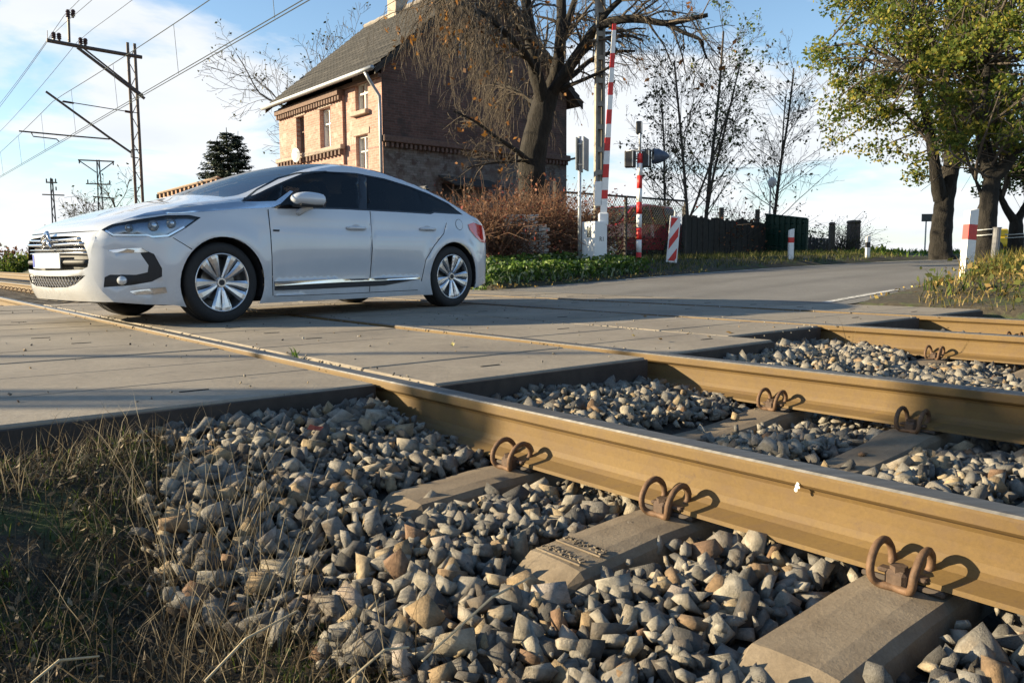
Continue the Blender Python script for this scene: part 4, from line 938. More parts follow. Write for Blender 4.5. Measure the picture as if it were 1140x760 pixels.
for g in gh+[G1]:
    wo=empty('window',hpl(0,(g[0]+g[1])/2,g[2])); wo.parent=house; loc=Vector(wo.location)
    mb=MB(); rr=Matrix.Rotation(YAW,3,'Z')
    mb.box(Vector(hpl(.20,(g[0]+g[1])/2,(g[2]+g[3])/2))-loc,(g[1]-g[0]+.1,.04,g[3]-g[2]+.1),rr); mb.obj('pane',simple('dusty_dark_glass',(.05,.055,.06),.25),wo)
    mb=MB()
    for u in (g[0]+.03,(g[0]+g[1])/2,g[1]-.03): mb.box(Vector(hpl(.15,u,(g[2]+g[3])/2))-loc,(.05,.05,g[3]-g[2]),rr)
    mb.obj('frame',simple('grey_window_wood',(.30,.29,.28),.7),wo)
mb=MB(); rr=Matrix.Rotation(YAW,3,'Z')
mb.box(hpl(-.09,HW/2,zg+.06),(HW+.1,.20,.20),rr,bev=.02); mb.obj('string_course',CORB,house)
for i in range(46):
    o=link('corbel',cbme,house); o.location=hpl(-.08,.1+(HW-.2)*i/45,zg-.12); o.rotation_euler=(0,0,YAW); o.scale=(.75,1,.8)
# far and right walls close the house
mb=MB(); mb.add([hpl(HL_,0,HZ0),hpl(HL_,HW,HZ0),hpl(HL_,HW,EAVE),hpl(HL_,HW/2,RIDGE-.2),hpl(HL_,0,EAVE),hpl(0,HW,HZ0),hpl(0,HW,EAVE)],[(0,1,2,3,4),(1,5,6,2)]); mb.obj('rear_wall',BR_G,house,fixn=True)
# lean-to awning over the gable door
u0,z0=gpx(488,200); u1,_=gpx(545,203); mb=MB(); mb.add([hpl(-.0,u0,z0+.15),hpl(0,u1,z0+.1),hpl(-1.0,u1,z0-.25),hpl(-1.0,u0,z0-.2),hpl(-.0,u0,z0+.09),hpl(0,u1,z0+.04),hpl(-1.0,u1,z0-.31),hpl(-1.0,u0,z0-.26)],[(0,1,2,3),(7,6,5,4),(0,3,7,4),(1,5,6,2),(2,6,7,3)]); mb.obj('awning',simple('dark_tar_felt',(.05,.045,.042),.9,bump=.4),house)
# roof
t=NT('dark_roof_tile'); v=t.pos(); n=t.noise(v,1.4,7,.7); n2=t.noise(v,18,4); rb=t.n('ShaderNodeTexBrick'); mq=t.n('ShaderNodeMapping'); gq=t.n('ShaderNodeNewGeometry'); t.L.new(gq.outputs['Position'],mq.inputs[0]); mq.inputs['Rotation'].default_value=(0,0,-(YAW+math.pi/2)); sq=t.n('ShaderNodeSeparateXYZ'); t.L.new(mq.outputs[0],sq.inputs[0]); cq=t.n('ShaderNodeCombineXYZ'); t.L.new(sq.outputs[0],cq.inputs[0]); t.L.new(sq.outputs[2],cq.inputs[1]); t.L.new(cq.outputs[0],rb.inputs['Vector']); rb.inputs['Scale'].default_value=1.; rb.inputs['Brick Width'].default_value=.24; rb.inputs['Row Height'].default_value=.208; rb.inputs['Mortar Size'].default_value=.022; rb.inputs['Color1'].default_value=(.55,.55,.55,1); rb.inputs['Color2'].default_value=(1.5,1.45,1.4,1); rb.inputs['Mortar'].default_value=(.22,.22,.22,1)
t.base(t.mix(.85,t.mix(.6,t.ramp(n,[(.3,(.022,.021,.020)),(.6,(.048,.045,.042)),(.75,(.075,.07,.062))]),t.ramp(n2,[(.3,.55),(.7,1.3)]),'MULTIPLY'),rb.outputs[0],'MULTIPLY')); t.set(Roughness=.9); TILE=t.m
A0,A1=-.42,HL_+.4
roof=empty('roof',hpl(HL_/2,HW/2,RIDGE)); roof.parent=house; rl=Vector(roof.location)
for sd in (0,1):
    V=[];F=[]; nr=17; ncol=int((A1-A0)/.058); cw=ncol+1
    for r_ in range(nr+1):
        for sub in (0,1):
            fr=(r_+ (.96 if sub else 0))/ (nr+1); b=-.5+fr*(HW/2+.5); lift=.06 if sub==0 else 0.
            for c in range(cw):
                a=A0+(A1-A0)*c/ncol; wv=.026*math.cos(c*math.pi/2)+.004*hsh(r_,c//4)
                bb=b if sd==0 else HW-b; z=rz(min(b,HW/2) if b>-.45 else -.45)+(b+.45 if b<-.45 else 0)*slope+lift+wv
                V.append(Vector(hpl(a,bb,z))-rl)
    for r_ in range(2*(nr+1)-1):
        for c in range(ncol): F.append((r_*cw+c,r_*cw+c+1,(r_+1)*cw+c+1,(r_+1)*cw+c))
    o=link('tile_slope',np_mesh('tile_slope',V,F,TILE),roof); tag(o,kind='stuff')
mb=MB(); mb.tube([Vector(hpl(a,HW/2,RIDGE+.03+.015*math.sin(a*9)))-rl for a in np.linspace(A0,A1,30)],.11,8); mb.obj('ridge_tiles',simple('ridge_mortar',(.24,.215,.19),.9,var=.3),roof)
for a in (A0+.04,A1-.04):
    for sg in (0,1):
        mb=MB(); p0=hpl(a,-.45 if sg==0 else HW+.45,EAVE-.10); p1=hpl(a,HW/2,RIDGE-.12); q=Vector(p1)-Vector(p0); 
        o_=Vector((0,0,.11)); dd=Vector(dS)*.03
        V=[Vector(p)+s1*dd+s2*o_-rl for p in (p0,p1) for s1 in (-1,1) for s2 in (-1,1)]
        mb.add(V,[(0,1,3,2),(4,6,7,5),(0,4,5,1),(2,3,7,6),(0,2,6,4),(1,5,7,3)]); mb.obj('verge_board',simple('dark_wood_board',(.045,.038,.032),.85),roof,fixn=True)
mb=MB()   # soffit under the overhangs
for sg in (0,1):
    e0=-.45 if sg==0 else HW+.45
    mb.add([Vector(hpl(A0,e0,EAVE-.10))-rl,Vector(hpl(A1,e0,EAVE-.10))-rl,Vector(hpl(A1,HW/2,RIDGE-.16))-rl,Vector(hpl(A0,HW/2,RIDGE-.16))-rl],[(0,1,2,3)])
mb.obj('soffit',simple('soffit_boards',(.07,.058,.048),.9),roof)
p=at_D(445,30,HD+HW/2); ca=toSD(p[0],p[1])[0]-HS
mb=MB(); mb.box(Vector(hpl(ca,HW/2-.1,RIDGE+.55))-rl,(.62,.5,1.9),rotH,bev=.02); mb.box(Vector(hpl(ca,HW/2-.1,RIDGE+1.48))-rl,(.74,.62,.14),rotH,bev=.02); mb.obj('chimney',simple('chimney_render',(.36,.31,.25),.92,var=.4,scale=4,bump=.4),roof)
GUT=simple('galvanised_gutter',(.36,.37,.38),.5,.4,var=.15)
mb=MB(); mb.tube([hpl(a,-.56,EAVE-.04) for a in np.linspace(A0,A1,8)],.075,8); mb.obj('gutter',GUT,house,True)
mb=MB(); mb.tube([hpl(-.0,-.56,EAVE-.10),hpl(-.02,-.45,EAVE-.3),hpl(-.03,-.10,EAVE-.75),hpl(-.03,-.09,EAVE-1.2),hpl(-.03,-.09,HZ0)],.055,8); mb.obj('downpipe',GUT,house,True)
mb=MB(); p=fpx(342.5,174); c=Vector(hpl(p[0],-.45,p[1])); V,F=lathe([(.0,.04),(.10,.03),(.20,.0),(.20,-.012),(.10,.02),(0,.03)],18,lambda x,y,z:(x,y,z)); M=Matrix.Rotation(YAW+math.pi/2+.35,3,'Z')
mb.add([c+M@Vector((x,y,z*1.25)) for x,y,z in V],F); mb.cyl(c,c+Vector(nD)*.35,.02); do=mb.obj('satellite_dish',simple('dish_white',(.7,.7,.68),.5),None,fixn=True); do.location=SD(HS,HD,HZ0); tag(do,'white satellite dish on the lit brick facade of the house','satellite dish')
mb=MB(); p=gpx(624,178); c=Vector(hpl(-.05,HW-.05,p[1])); mb.tube([c,c+Vector(nD)*.25+Vector((0,0,.05))],.025); mb.box(c+Vector(nD)*.5+Vector((0,0,.12)),(.55,.14,.07),Matrix.Rotation(YAW,3,'Z')@Matrix.Rotation(-.25,3,'Y')); lo=mb.obj('wall_lamp',simple('lamp_grey',(.12,.12,.12),.6)); lo.location=SD(HS,HD,HZ0); tag(lo,'small dark lamp bracket sticking out from the house gable corner','lamp')
# low outbuilding with a tiled parapet behind the car
pa=at_y(176,216,32.); pb=at_y(243,198,29.)
ob=empty('shed',(pa[0],pa[1],.2),'low brick shed with an orange tiled roof edge behind the car','shed'); A_=Vector(pa); B_=Vector(pb); mb=MB(); dn=Vector(nD)*2.5; zt=.2
zt0=pa[2];zt1=pb[2]
Vv=[Vector((A_.x,A_.y,.0)),Vector((B_.x,B_.y,.0)),Vector((B_.x,B_.y,zt1)),Vector((A_.x,A_.y,zt0))]; Vv+= [q+dn for q in Vv]; Vv=[q-Vector((pa[0],pa[1],.2)) for q in Vv]
mb.add(Vv,[(0,1,2,3),(7,6,5,4),(0,4,5,1),(3,2,6,7),(1,5,6,2),(0,3,7,4)]); mb.obj('wall',simple('shed_brick',(.40,.24,.16),.9,var=.3,scale=6),ob)
mb=MB(); nn=15
for i in range(nn):
    f=i/(nn-1); p=Vv[3]*(1-f)+Vv[2]*f; mb.box(p+Vector((0,0,-.10)),(.10,.10,.16)); 
mb.obj('roof_edge',simple('shed_roof_tiles',(.09,.07,.055),.9),ob); mb=MB(); d_=(Vv[2]-Vv[3]); mb.tube([Vv[3]+Vector((0,0,.02)),Vv[2]+Vector((0,0,.02))],.05,6); mb.obj('coping',simple('shed_coping',(.30,.22,.16),.9),ob)
# ================================================================ CROSSING EQUIPMENT, FENCE, POLES
def gz(x,y): s,D=toSD(x,y); return ground_z(s,D)
RW_R=simple('signal_red',(.58,.035,.03),.45,var=.12,scale=12); RW_W=simple('signal_white',(.76,.75,.73),.45,var=.08,scale=12); GALV=simple('galvanised_steel',(.45,.46,.47),.45,.6,var=.15); BLACKM=simple('signal_black',(.03,.03,.032),.5,var=.2); CABW=simple('cabinet_white',(.72,.72,.71),.5,var=.06,scale=5)
def on_line(px,s):   # ground point seen at column px on the line of constant s
    d=ray(px,290); tt=s/(d@dS); p=CC+d*tt; return p[0],p[1]
# --- barrier machine with raised boom
bx,by=on_line(661.5,11.35); bz=gz(bx,by)-.02; Yc=by; sc_=Yc/FPX
bar_=empty('level_crossing_barrier',(bx,by,bz),'raised red and white barrier boom rising from a white machine cabinet','barrier')
zt=at_y(661,247,Yc)[2]-bz
rotc=Matrix.Rotation(R(38),3,'Z')
mb=MB(); mb.box((0,0,zt/2),(.36,.40,zt),rotc,bev=.012); cab=mb.obj('cabinet',CABW,bar_)
mb=MB(); mb.box(rotc@Vector((-.185,-.03,zt-.22)),(.012,.10,.20),rotc); mb.obj('door_window',simple('grey_hatch',(.12,.13,.12),.4),cab)
mb=MB(); mb.cyl(rotc@Vector((-.19,.085,zt-.18)),rotc@Vector((-.18,.085,zt-.18)),.02,n=10); mb.obj('lock',GALV,cab)
def text(body,size,mat,parent,loc,rot,name='lettering'):
    cu=bpy.data.curves.new(name,'FONT'); cu.body=body; cu.size=size; cu.extrude=.001; cu.align_x='CENTER'; cu.align_y='CENTER'
    ob=bpy.data.objects.new('tmp',cu); COL.objects.link(ob); dg=bpy.context.evaluated_depsgraph_get(); me=bpy.data.meshes.new_from_object(ob.evaluated_get(dg)); bpy.data.objects.remove(ob); me.materials.clear(); me.materials.append(mat)
    o=link(name,me,parent); o.location=loc; o.rotation_euler=rot; return o
text('R1',.13,BLACKM,cab,rotc@Vector((.02,-.203,zt-.36)),(math.pi/2,0,R(38)))
# boom: from the cabinet top up, leaning a little
b0=at_y(671.5,243,Yc); b1=at_y(684,27,Yc); B0=Vector(b0)-Vector((bx,by,bz)); B1=Vector(b1)-Vector((bx,by,bz))
mb=MB(); mb.box(B0+Vector((0,0,-.02)),(.20,.16,.26),bev=.02); mb.box(B0+Vector((-.10,.02,.5)),(.16,.1,.5),bev=.02); mb.obj('boom_mount',CABW,bar_)
seq=[27,34,59,75,91,105,121,137,152,167,182,197,211,221,243]
def P_(y): f=(243-y)/(243-27); return B0+(B1-B0)*f
for i in range(len(seq)-1):
    a,b=P_(seq[i+1]),P_(seq[i]); mb=MB(); wa=.068-.03*((243-seq[i+1])/216); wb=.068-.03*((243-seq[i])/216); ax=(b-a).normalized(); sx=Vector((1,0,0)); sy=ax.cross(sx).normalized()
    V=[a+sx*wa*u+sy*.03*v for u,v in((-1,-1),(1,-1),(1,1),(-1,1))]+[b+sx*wb*u+sy*.03*v for u,v in((-1,-1),(1,-1),(1,1),(-1,1))]
    mb.add(V,[(3,2,1,0),(4,5,6,7),(0,1,5,4),(1,2,6,5),(2,3,7,6),(3,0,4,7)]); mb.obj('boom_band',RW_R if i%2==0 else RW_W,bar_,fixn=True)
# --- grey post with sign plates seen from the edge
px0,s0=645,11.55; x,y=on_line(px0,s0); z0=gz(x,y)-.05; zt=at_y(645,152,y)[2]; sp=empty('road_sign',(x,y,z0),'grey metal sign plates turned edge on at the top of a thin grey post','sign')
mb=MB(); mb.cyl((0,0,0),(0,0,zt-z0),.035,n=10); mb.obj('post',GALV,sp,True)
zb=at_y(648,190,y)[2]-z0; zz1=at_y(648,154,y)[2]-z0
for dx,dy,w in ((-.03,.10,.16),(.09,-.06,.12)):
    mb=MB(); mb.box((dx+.03,dy,(zb+zz1)/2),(.03,w*3.6,zz1-zb),Matrix.Rotation(R(-18),3,'Z'),bev=.006); mb.obj('sign_plate',simple('plate_back_grey',(.22,.23,.24),.5,.4),sp)
for zc_ in (zb+.12,zz1-.12): mb=MB(); mb.box((.03,.0,zc_),(.16,.08,.03)); mb.obj('clamp',GALV,sp)
# --- crossing signal on its banded mast
x,y=on_line(711,11.35); z0=gz(x,y)-.03; sg=empty('crossing_signal',(x,y,z0),'crossing light signal on a red and white banded mast, black heads seen from behind','signal')
Zp=lambda py:at_y(711,py,y)[2]-z0
edges=[(296,281),(281,267),(267,253.5),(253.5,238.5),(238.5,225),(225,210),(210,195.5),(195.5,182),(182,171)]
for i,(a,b) in enumerate(edges): 
    mb=MB(); mb.cyl((0,0,max(0,Zp(a)) if i else 0),(0,0,Zp(b)),.058,n=14); mb.obj('mast_band',RW_R if i%2==0 else RW_W,sg,True)
mb=MB(); mb.cyl((0,0,Zp(171)),(0,0,Zp(135)),.028,n=10); mb.cyl((-.30,0,Zp(168)),(.42,0,Zp(168)),.022,n=8); mb.obj('bracket',GALV,sg,True)
for (px,py,w,h) in ((701,177,.24,.36),(719,176,.20,.38),(711,142,.13,.27)):
    p=at_y(px,py,y); c=Vector(p)-Vector((x,y,z0)); hd=empty('signal_head',c); hd.parent=sg
    mb=MB(); mb.box((.02,.05,0),(w,.16,h),Matrix.Rotation(R(-14),3,'Z'),bev=.02); mb.obj('housing',BLACKM,hd)
    mb=MB(); mb.box((.055,-.045,0),(.02,.02,h*.9),Matrix.Rotation(R(-14),3,'Z')); mb.obj('edge_trim',GALV,hd)
p=at_y(731,174,y); c=Vector(p)-Vector((x,y,z0)); mb=MB(); V,F=lathe([(.17,0),(.155,.12),(.10,.26),(.02,.36)],16,lambda a,b,z:(b-.08,a,z)); mb.add([c+Vector(q) for q in V],F); mb.obj('signal_visor',simple('visor_blue_grey',(.06,.08,.12),.4),sg,True)
# --- red and white guide board, leaning
x,y=on_line(750,11.3); z0=gz(x,y)-.02; gb=empty('guide_board',(x,y,z0),'leaning rectangular guide board with slanted red and white stripes','road sign')
Q=lambda px,py:Vector(at_y(px,py,y))-Vector((x,y,z0))
c4=[Q(741.5,291.5),Q(753.5,292.5),Q(758,241.5),Q(746.5,240)]
def bil(u,v): return (c4[0]*(1-u)+c4[1]*u)*(1-v)+(c4[3]*(1-u)+c4[2]*u)*v
mb=MB(); th=Vector((0,.03,0)); mb.add([q for q in c4]+[q+th for q in c4],[(0,1,2,3),(7,6,5,4),(0,4,5,1),(1,5,6,2),(2,6,7,3),(3,7,4,0)]); mb.obj('board',RW_W,gb)
m_=.06; 
def clipped(v0,v1,sl=.30):
    out=[]
    for u,v in ((.1,v0),(.9,v0+sl),(.9,v1+sl),(.1,v1)): out.append((u,v))
    # clip to v range
    P=out
    for lim,sgn in ((.035,1),(.965,-1)):
        R2=[]
        for i in range(len(P)):
            a,b=P[i],P[(i+1)%len(P)]; ina=(a[1]-lim)*sgn>=0; inb=(b[1]-lim)*sgn>=0
            if ina: R2.append(a)
            if ina!=inb: t_=(lim-a[1])/(b[1]-a[1]); R2.append((a[0]+(b[0]-a[0])*t_,lim))
        P=R2
    return P
for v0,v1 in ((-.20,.02),(.27,.48),(.72,1.0)):
    P=clipped(v0,v1)
    if len(P)>2: mb=MB(); mb.add([bil(u,v)+Vector((0,-.004,0)) for u,v in P],[tuple(range(len(P)))]); mb.obj('red_stripe',RW_R,gb)
mb=MB(); mb.cyl(Q(747,292)+Vector((0,.06,-.1)),Q(752.5,235)+Vector((0,.06,0)),.025,n=8); mb.obj('post',GALV,gb)
# --- delineator posts
def delineator(px,py0,py1,s,label,lean=0.,w=.17,bands=((0,.62,0),(.62,.82,1),(.82,1,0)),ybase=None,d_=.10,facing=0.):
    x,y=on_line(px,s); zb=at_y(px,py1,y)[2]; zt=at_y(px,py0,y)[2]; g0=min(gz(x,y)-.05,zb); e=empty('marker_post',(x,y,g0),label,'marker post','white marker posts along the road',rz=facing)
    e.rotation_euler=(0,R(lean),facing); Hh=zt-g0
    vis0=(zb-g0)/Hh
    for a,b,c in bands:
        A_=0 if a==0 else vis0+(1-vis0)*a; B_=vis0+(1-vis0)*b; mb=MB(); last=b==1
        z0_,z1_=A_*Hh,B_*Hh; ww=w/2
        V=[(-ww,-d_/2,z0_),(ww,-d_/2,z0_),(ww,d_/2,z0_),(-ww,d_/2,z0_),(-ww,-d_/2,z1_-(.06*Hh*0 if not last else .04)),(ww,-d_/2,z1_),(ww,d_/2,z1_),(-ww,d_/2,z1_-(0 if not last else .04))]
        mb.add(V,[(3,2,1,0),(4,5,6,7),(0,1,5,4),(1,2,6,5),(2,3,7,6),(3,0,4,7)]); mb.obj('band',RW_R if c==1 else RW_W if c==0 else BLACKM,e)
    return e
delineator(1075.5,232,309,4.55,'white marker post with a wide red band leaning in the leafy verge',3.2,.17,((0,.55,0),(.55,.77,1),(.77,1,0)),facing=R(20))
delineator(880,254.5,292,10.75,'white marker post with a narrow red band in front of the green gate',0,.12,((0,.58,0),(.58,.74,1),(.74,1,0)))
delineator(965.5,262,289,6.9+3.6,'white marker post with a dark band by the end of the green field',0,.10,((0,.5,0),(.5,.72,2),(.72,1,0)))
# --- small sign back on a thin pole by the field
x,y=(lambda p:(p[0],p[1]))(at_y(1029,290,30.)); z0=gz(x,y)-.05; e=empty('road_sign',(x,y,z0),'small grey rectangular sign back on a thin pole by the field','sign'); zt=at_y(1030,246,y)[2]-z0; zT=at_y(1030,239,y)[2]-z0
mb=MB(); mb.cyl((0,0,0),(0,0,zT),.028,n=8); mb.obj('post',GALV,e); mb=MB(); mb.box((.02,-.04,(zt+zT)/2),(.44,.025,zT-zt+.05),bev=.005); mb.obj('sign_plate',simple('sign_back_dark',(.10,.10,.10),.6),e)
# grey post and yellow machine among the trees on the right
x,y=(lambda p:(p[0],p[1]))(at_y(1108.5,285,19.)); z0=gz(x,y)-.05; mb=MB(); zt=at_y(1108,254,y)[2]-z0; mb.cyl((-.04,0,0),(0,0,zt),.085,n=12); mb.cyl((0,0,zt),(0,0,zt+.02),.10,n=12); o=mb.obj('steel_post',simple('grey_pipe',(.16,.16,.165),.5,.4)); o.location=(x,y,z0); tag(o,'short grey steel pipe post standing between two roadside trunks','post')
x,y=(lambda p:(p[0],p[1]))(at_y(1113,285,40.)); z0=gz(x,y); yl=empty('small_tractor',(x,y,z0),'small yellow and red machine parked far behind the roadside tree','vehicle')
YEL=simple('machine_yellow',(.65,.42,.03),.5); mb=MB(); mb.box((0,0,.62),(1.0,.9,.5),bev=.08); mb.box((-.1,0,1.05),(.5,.8,.4),bev=.06); mb.obj('body',YEL,yl); mb=MB(); mb.box((-.75,0,.95),(.35,.7,.5),bev=.08); mb.obj('hood',RW_R,yl)
for sx in (-.5,.45):
    for sy in (-.45,.45): mb=MB(); mb.cyl((sx,sy-.1,.32),(sx,sy+.1,.32),.32,n=18); mb.obj('wheel',TYRE,yl)
# --- concrete lattice pole (rectangular with slots) and a second one off to the left
POLEC=simple('weathered_pole_concrete',(.30,.275,.235),.92,var=.3,scale=5,bump=.3)
def zn_pole(x,y,h,label,w0=.30,w1=.17,rz=0.,d0=.2):
    z0=gz(x,y)-.1; e=empty('concrete_pole',(x,y,z0),label,'pole',rz=rz); mb=MB(); 
    for sx in (-1,1):
        V=[]
        for z,w in ((0,w0),(h,w1)):
            f=.36
            for a,b in ((sx*w/2,-d0/2),(sx*w/2,d0/2),(sx*w/2*(1-2*f*.6),d0/2),(sx*w/2*(1-2*f*.6),-d0/2)): V.append((a,b,z))
        mb.add(V,[(3,2,1,0),(4,5,6,7),(0,1,5,4),(1,2,6,5),(2,3,7,6),(3,0,4,7)])
    for k in range(int(h/.55)+1):
        z=.1+k*.55; w=w0+(w1-w0)*z/h; mb.box((0,0,z),(w*.55,d0*.8,.12))
    mb.box((0,d0*.3,h/2),(w1*.5,.03,h-.1))
    mb.obj('shaft',POLEC,e,fixn=True); return e
x,y=on_line(666.5,13.6); zn_pole(x,y,9.6,'tall slotted concrete pole standing behind the barrier boom',.245,.21,rz=R(10),d0=.16)
# --- fence behind the crossing: mesh bay, dark reed screen, green gate, posts
FS=14.5
def fpt(px): return on_line(px,FS)
fence=empty('garden_fence',(*fpt(700),.2),'long dark garden fence of wooden boards with a wire mesh bay beside the road','fence'); fo=Vector(fence.location)
POSTM=simple('dark_fence_post',(.06,.055,.05),.8); BOARD=None
t=NT('dark_fence_board'); v=t.pos(); t.base(t.mix(t.mth('MULTIPLY',t.rnd(),.7),t.ramp(t.noise(v,9,5),[(.3,(.018,.017,.016)),(.7,(.045,.042,.038))]),(.03,.032,.03))); t.set(Roughness=.9); BOARD=t.m
xa,ya=fpt(619); xb,yb=fpt(762); A_=Vector((xa,ya,gz(xa,ya))); B_=Vector((xb,yb,gz(xb,yb))); zt=at_y(690,219,(ya+yb)/2)[2]
for f in (0,.5,1.):
    p=A_.lerp(B_,f); mb=MB(); mb.cyl((p.x-fo.x,p.y-fo.y,p.z-.2-fo.z),(p.x-fo.x,p.y-fo.y,zt+(.25 if f==0 else 0)-fo.z),.045 if f else .07,n=8); mb.obj('post',POSTM,fence)
mb=MB(); 
for z in (zt,A_.z+.15): mb.cyl((A_.x-fo.x,A_.y-fo.y,z-fo.z),(B_.x-fo.x,B_.y-fo.y,z-fo.z),.03,n=6)
mb.obj('top_rail',POSTM,fence)
mb=MB(); n_=52; zb=A_.z+.15
for i in range(-14,n_):
    for sgn in (1,-1):
        f0,f1=i/n_,(i+14)/n_
        if sgn<0: f0,f1=f1,f0
        def cl(f,z,f2,z2):
            P=[]
            a,b=(f,z),(f2,z2)
            if a[0]<0: t_=-a[0]/(b[0]-a[0]); a=(0,a[1]+(b[1]-a[1])*t_)
            if a[0]>1: t_=(a[0]-1)/(a[0]-b[0]); a=(1,a[1]+(b[1]-a[1])*t_)
            if b[0]<0: t_=-b[0]/(a[0]-b[0]); b=(0,b[1]+(a[1]-b[1])*t_)
            if b[0]>1: t_=(b[0]-1)/(b[0]-a[0]); b=(1,b[1]+(a[1]-b[1])*t_)
            return a,b
        a,b=cl(f0,zb,f1,zt)
        pa_=A_.lerp(B_,a[0]); pb_=A_.lerp(B_,b[0]); mb.tube([(pa_.x-fo.x,pa_.y-fo.y,a[1]-fo.z),(pb_.x-fo.x,pb_.y-fo.y,b[1]-fo.z)],.006,3,cap=False)
o=mb.obj('wire_mesh',POSTM,fence); tag(o,kind='stuff')
rsm=np.random.default_rng(9); mp__=[]
for _ in range(800):
    f=rsm.random(); z=zb+(zt-zb)*rsm.random()**1.5*(.5+.5*fbm(f*9,3)); p=A_.lerp(B_,f); mp__.append((p.x-fo.x+rsm.normal()*.03,p.y-fo.y+rsm.normal()*.05,z-fo.z))
MESHLEAF=mp__
# boards
cols=np.arange(760,858,3.1); bm_=MB()
for i,px in enumerate(cols):
    (x0,y0),(x1,y1)=fpt(px),fpt(px+3.0); z0=gz(x0,y0)-.05; zt0=at_y(px,241.5+(px-780)*.085,y0)[2]+rng.uniform(-.06,.05)
    mb=MB(); d_=Vector((x1-x0,y1-y0,0)); n_=Vector((d_.y,-d_.x,0)).normalized()*.02*(1 if i%2 else .2)
    q=[Vector((x0,y0,z0)),Vector((x1,y1,z0)),Vector((x1,y1,zt0+rng.uniform(-.02,.02))),Vector((x0,y0,zt0))]; q=[a-fo+n_ for a in q]; th=Vector((d_.y,-d_.x,0)).normalized()*-.022; q2=[a+th for a in q]
    mb.add(q+q2,[(0,1,2,3),(7,6,5,4),(0,4,5,1),(1,5,6,2),(2,6,7,3),(3,7,4,0)]); mb.obj('board',BOARD,fence)
for px in (762,803,843): 
    x,y=fpt(px); mb=MB(); mb.box((x-fo.x,y+.1-fo.y,gz(x,y)+.72-fo.z),(.12,.12,1.55)); mb.obj('post',POSTM,fence)
# green profiled gate
GREEN=simple('dark_green_metal',(.008,.032,.02),.5,.1,var=.15)
(x0,y0),(x1,y1)=fpt(851),on_line(897.5,13.0); ga=empty('metal_gate',(x0,y0,gz(x0,y0)),'dark green profiled metal gate at the end of the dark fence','gate'); go=Vector(ga.location); zA=at_y(851,238.5,y0)[2]-go.z; zB=at_y(897,243.5,y1)[2]-go.z
n_=15
for i in range(n_):
    f0,f1=i/n_,(i+1.0)/n_; p0=Vector((x0,y0,0)).lerp(Vector((x1,y1,0)),f0)-Vector((go.x,go.y,0)); p1=Vector((x0,y0,0)).lerp(Vector((x1,y1,0)),f1)-Vector((go.x,go.y,0)); h=zA+(zB-zA)*f0; th=Vector((.02,.05,0)); p0=p0+th*(.8*(i%2)); p1=p1+th*(.8*(i%2))
    mb=MB(); q=[p0,p1,p1+Vector((0,0,h)),p0+Vector((0,0,h))]; q2=[a+th for a in q]; mb.add(q+q2,[(0,1,2,3),(7,6,5,4),(0,4,5,1),(1,5,6,2),(2,6,7,3),(3,7,4,0)]); mb.obj('profile_slat',GREEN,ga)
mb=MB(); 
for z in (.3,zA*.5,zB-.12): mb.tube([(0,.07,z),(x1-x0,y1-y0+.07,z)],.03,5)
mb.tube([(0,.05,zA),(x1-x0,y1-y0+.05,zB)],.035,5); mb.tube([(x1-x0,y1-y0+.02,0),(x1-x0,y1-y0+.02,zB)],.045,6); mb.obj('gate_frame',GREEN,ga)
# dark board wall further back and the two vine covered gate posts
(x0,y0)=on_line(899,16.0); (x1,y1)=on_line(926,16.5); w2=empty('board_fence',(x0,y0,gz(x0,y0)),'low dark board fence between the green gate and the vine covered posts','fence')
for i in range(7):
    f=i/7; p0=Vector((x0,y0,0)).lerp(Vector((x1,y1,0)),f); p1=Vector((x0,y0,0)).lerp(Vector((x1,y1,0)),f+.135); h=at_y(905,264,y0)[2]-w2.location.z; q=[p0-Vector((x0,y0,0)),p1-Vector((x0,y0,0))]; q=[q[0],q[1],q[1]+Vector((0,0,h)),q[0]+Vector((0,0,h))]; q2=[a+Vector((.01,.03,0)) for a in q]
    mb=MB(); mb.add(q+q2,[(0,1,2,3),(7,6,5,4),(0,4,5,1),(1,5,6,2),(2,6,7,3),(3,7,4,0)]); mb.obj('board',BOARD,w2)
GP=simple('brick_gate_post',(.13,.10,.085),.9,var=.4,scale=8)
for px,w,pt,lab in ((925,.20,247,'slender timber gate post at the edge of the vine tangle'),(949,.40,245,'thick masonry gate post with a domed cap beside the marker post')):
    x,y=on_line(px,15.2); z0=gz(x,y)-.1; zt=at_y(px,pt,y)[2]-z0; e=empty('gate_post',(x,y,z0),lab,'gate post'); mb=MB(); mb.box((0,0,zt*.45),(w,w,zt*.9),bev=.02); mb.obj('shaft',GP if w>.3 else simple('grey_timber',(.10,.085,.07),.9),e); mb=MB(); mb.box((0,0,zt*.94),(w*1.12,w*1.12,zt*.10),bev=.05); mb.obj('cap',GP,e)
# white round sign back (mirror) on a pole behind the fence
x,y=on_line(855.5,15.6); z0=gz(x,y); e=empty('traffic_mirror',(x,y,z0),'white round traffic mirror back on a thin pole above the fence','mirror'); zc_=at_y(857,203,y)[2]-z0; r=5.2*y/FPX
mb=MB(); mb.tube([(0.,0,0),(0.,0,zc_)],.03,6); mb.obj('pole',GALV,e); mb=MB(); V,F=lathe([(0,.05),(r*.6,.04),(r,0),(r*1.02,-.03),(0,-.035)],20,lambda a,b,c:(a*.62-b*.78,-b*.62-a*.78,c*1.08)); mb.add([Vector(q)+Vector((.03,-.05,zc_)) for q in V],F); mb.obj('disc',simple('mirror_back_white',(.78,.78,.78),.4),e,fixn=True)
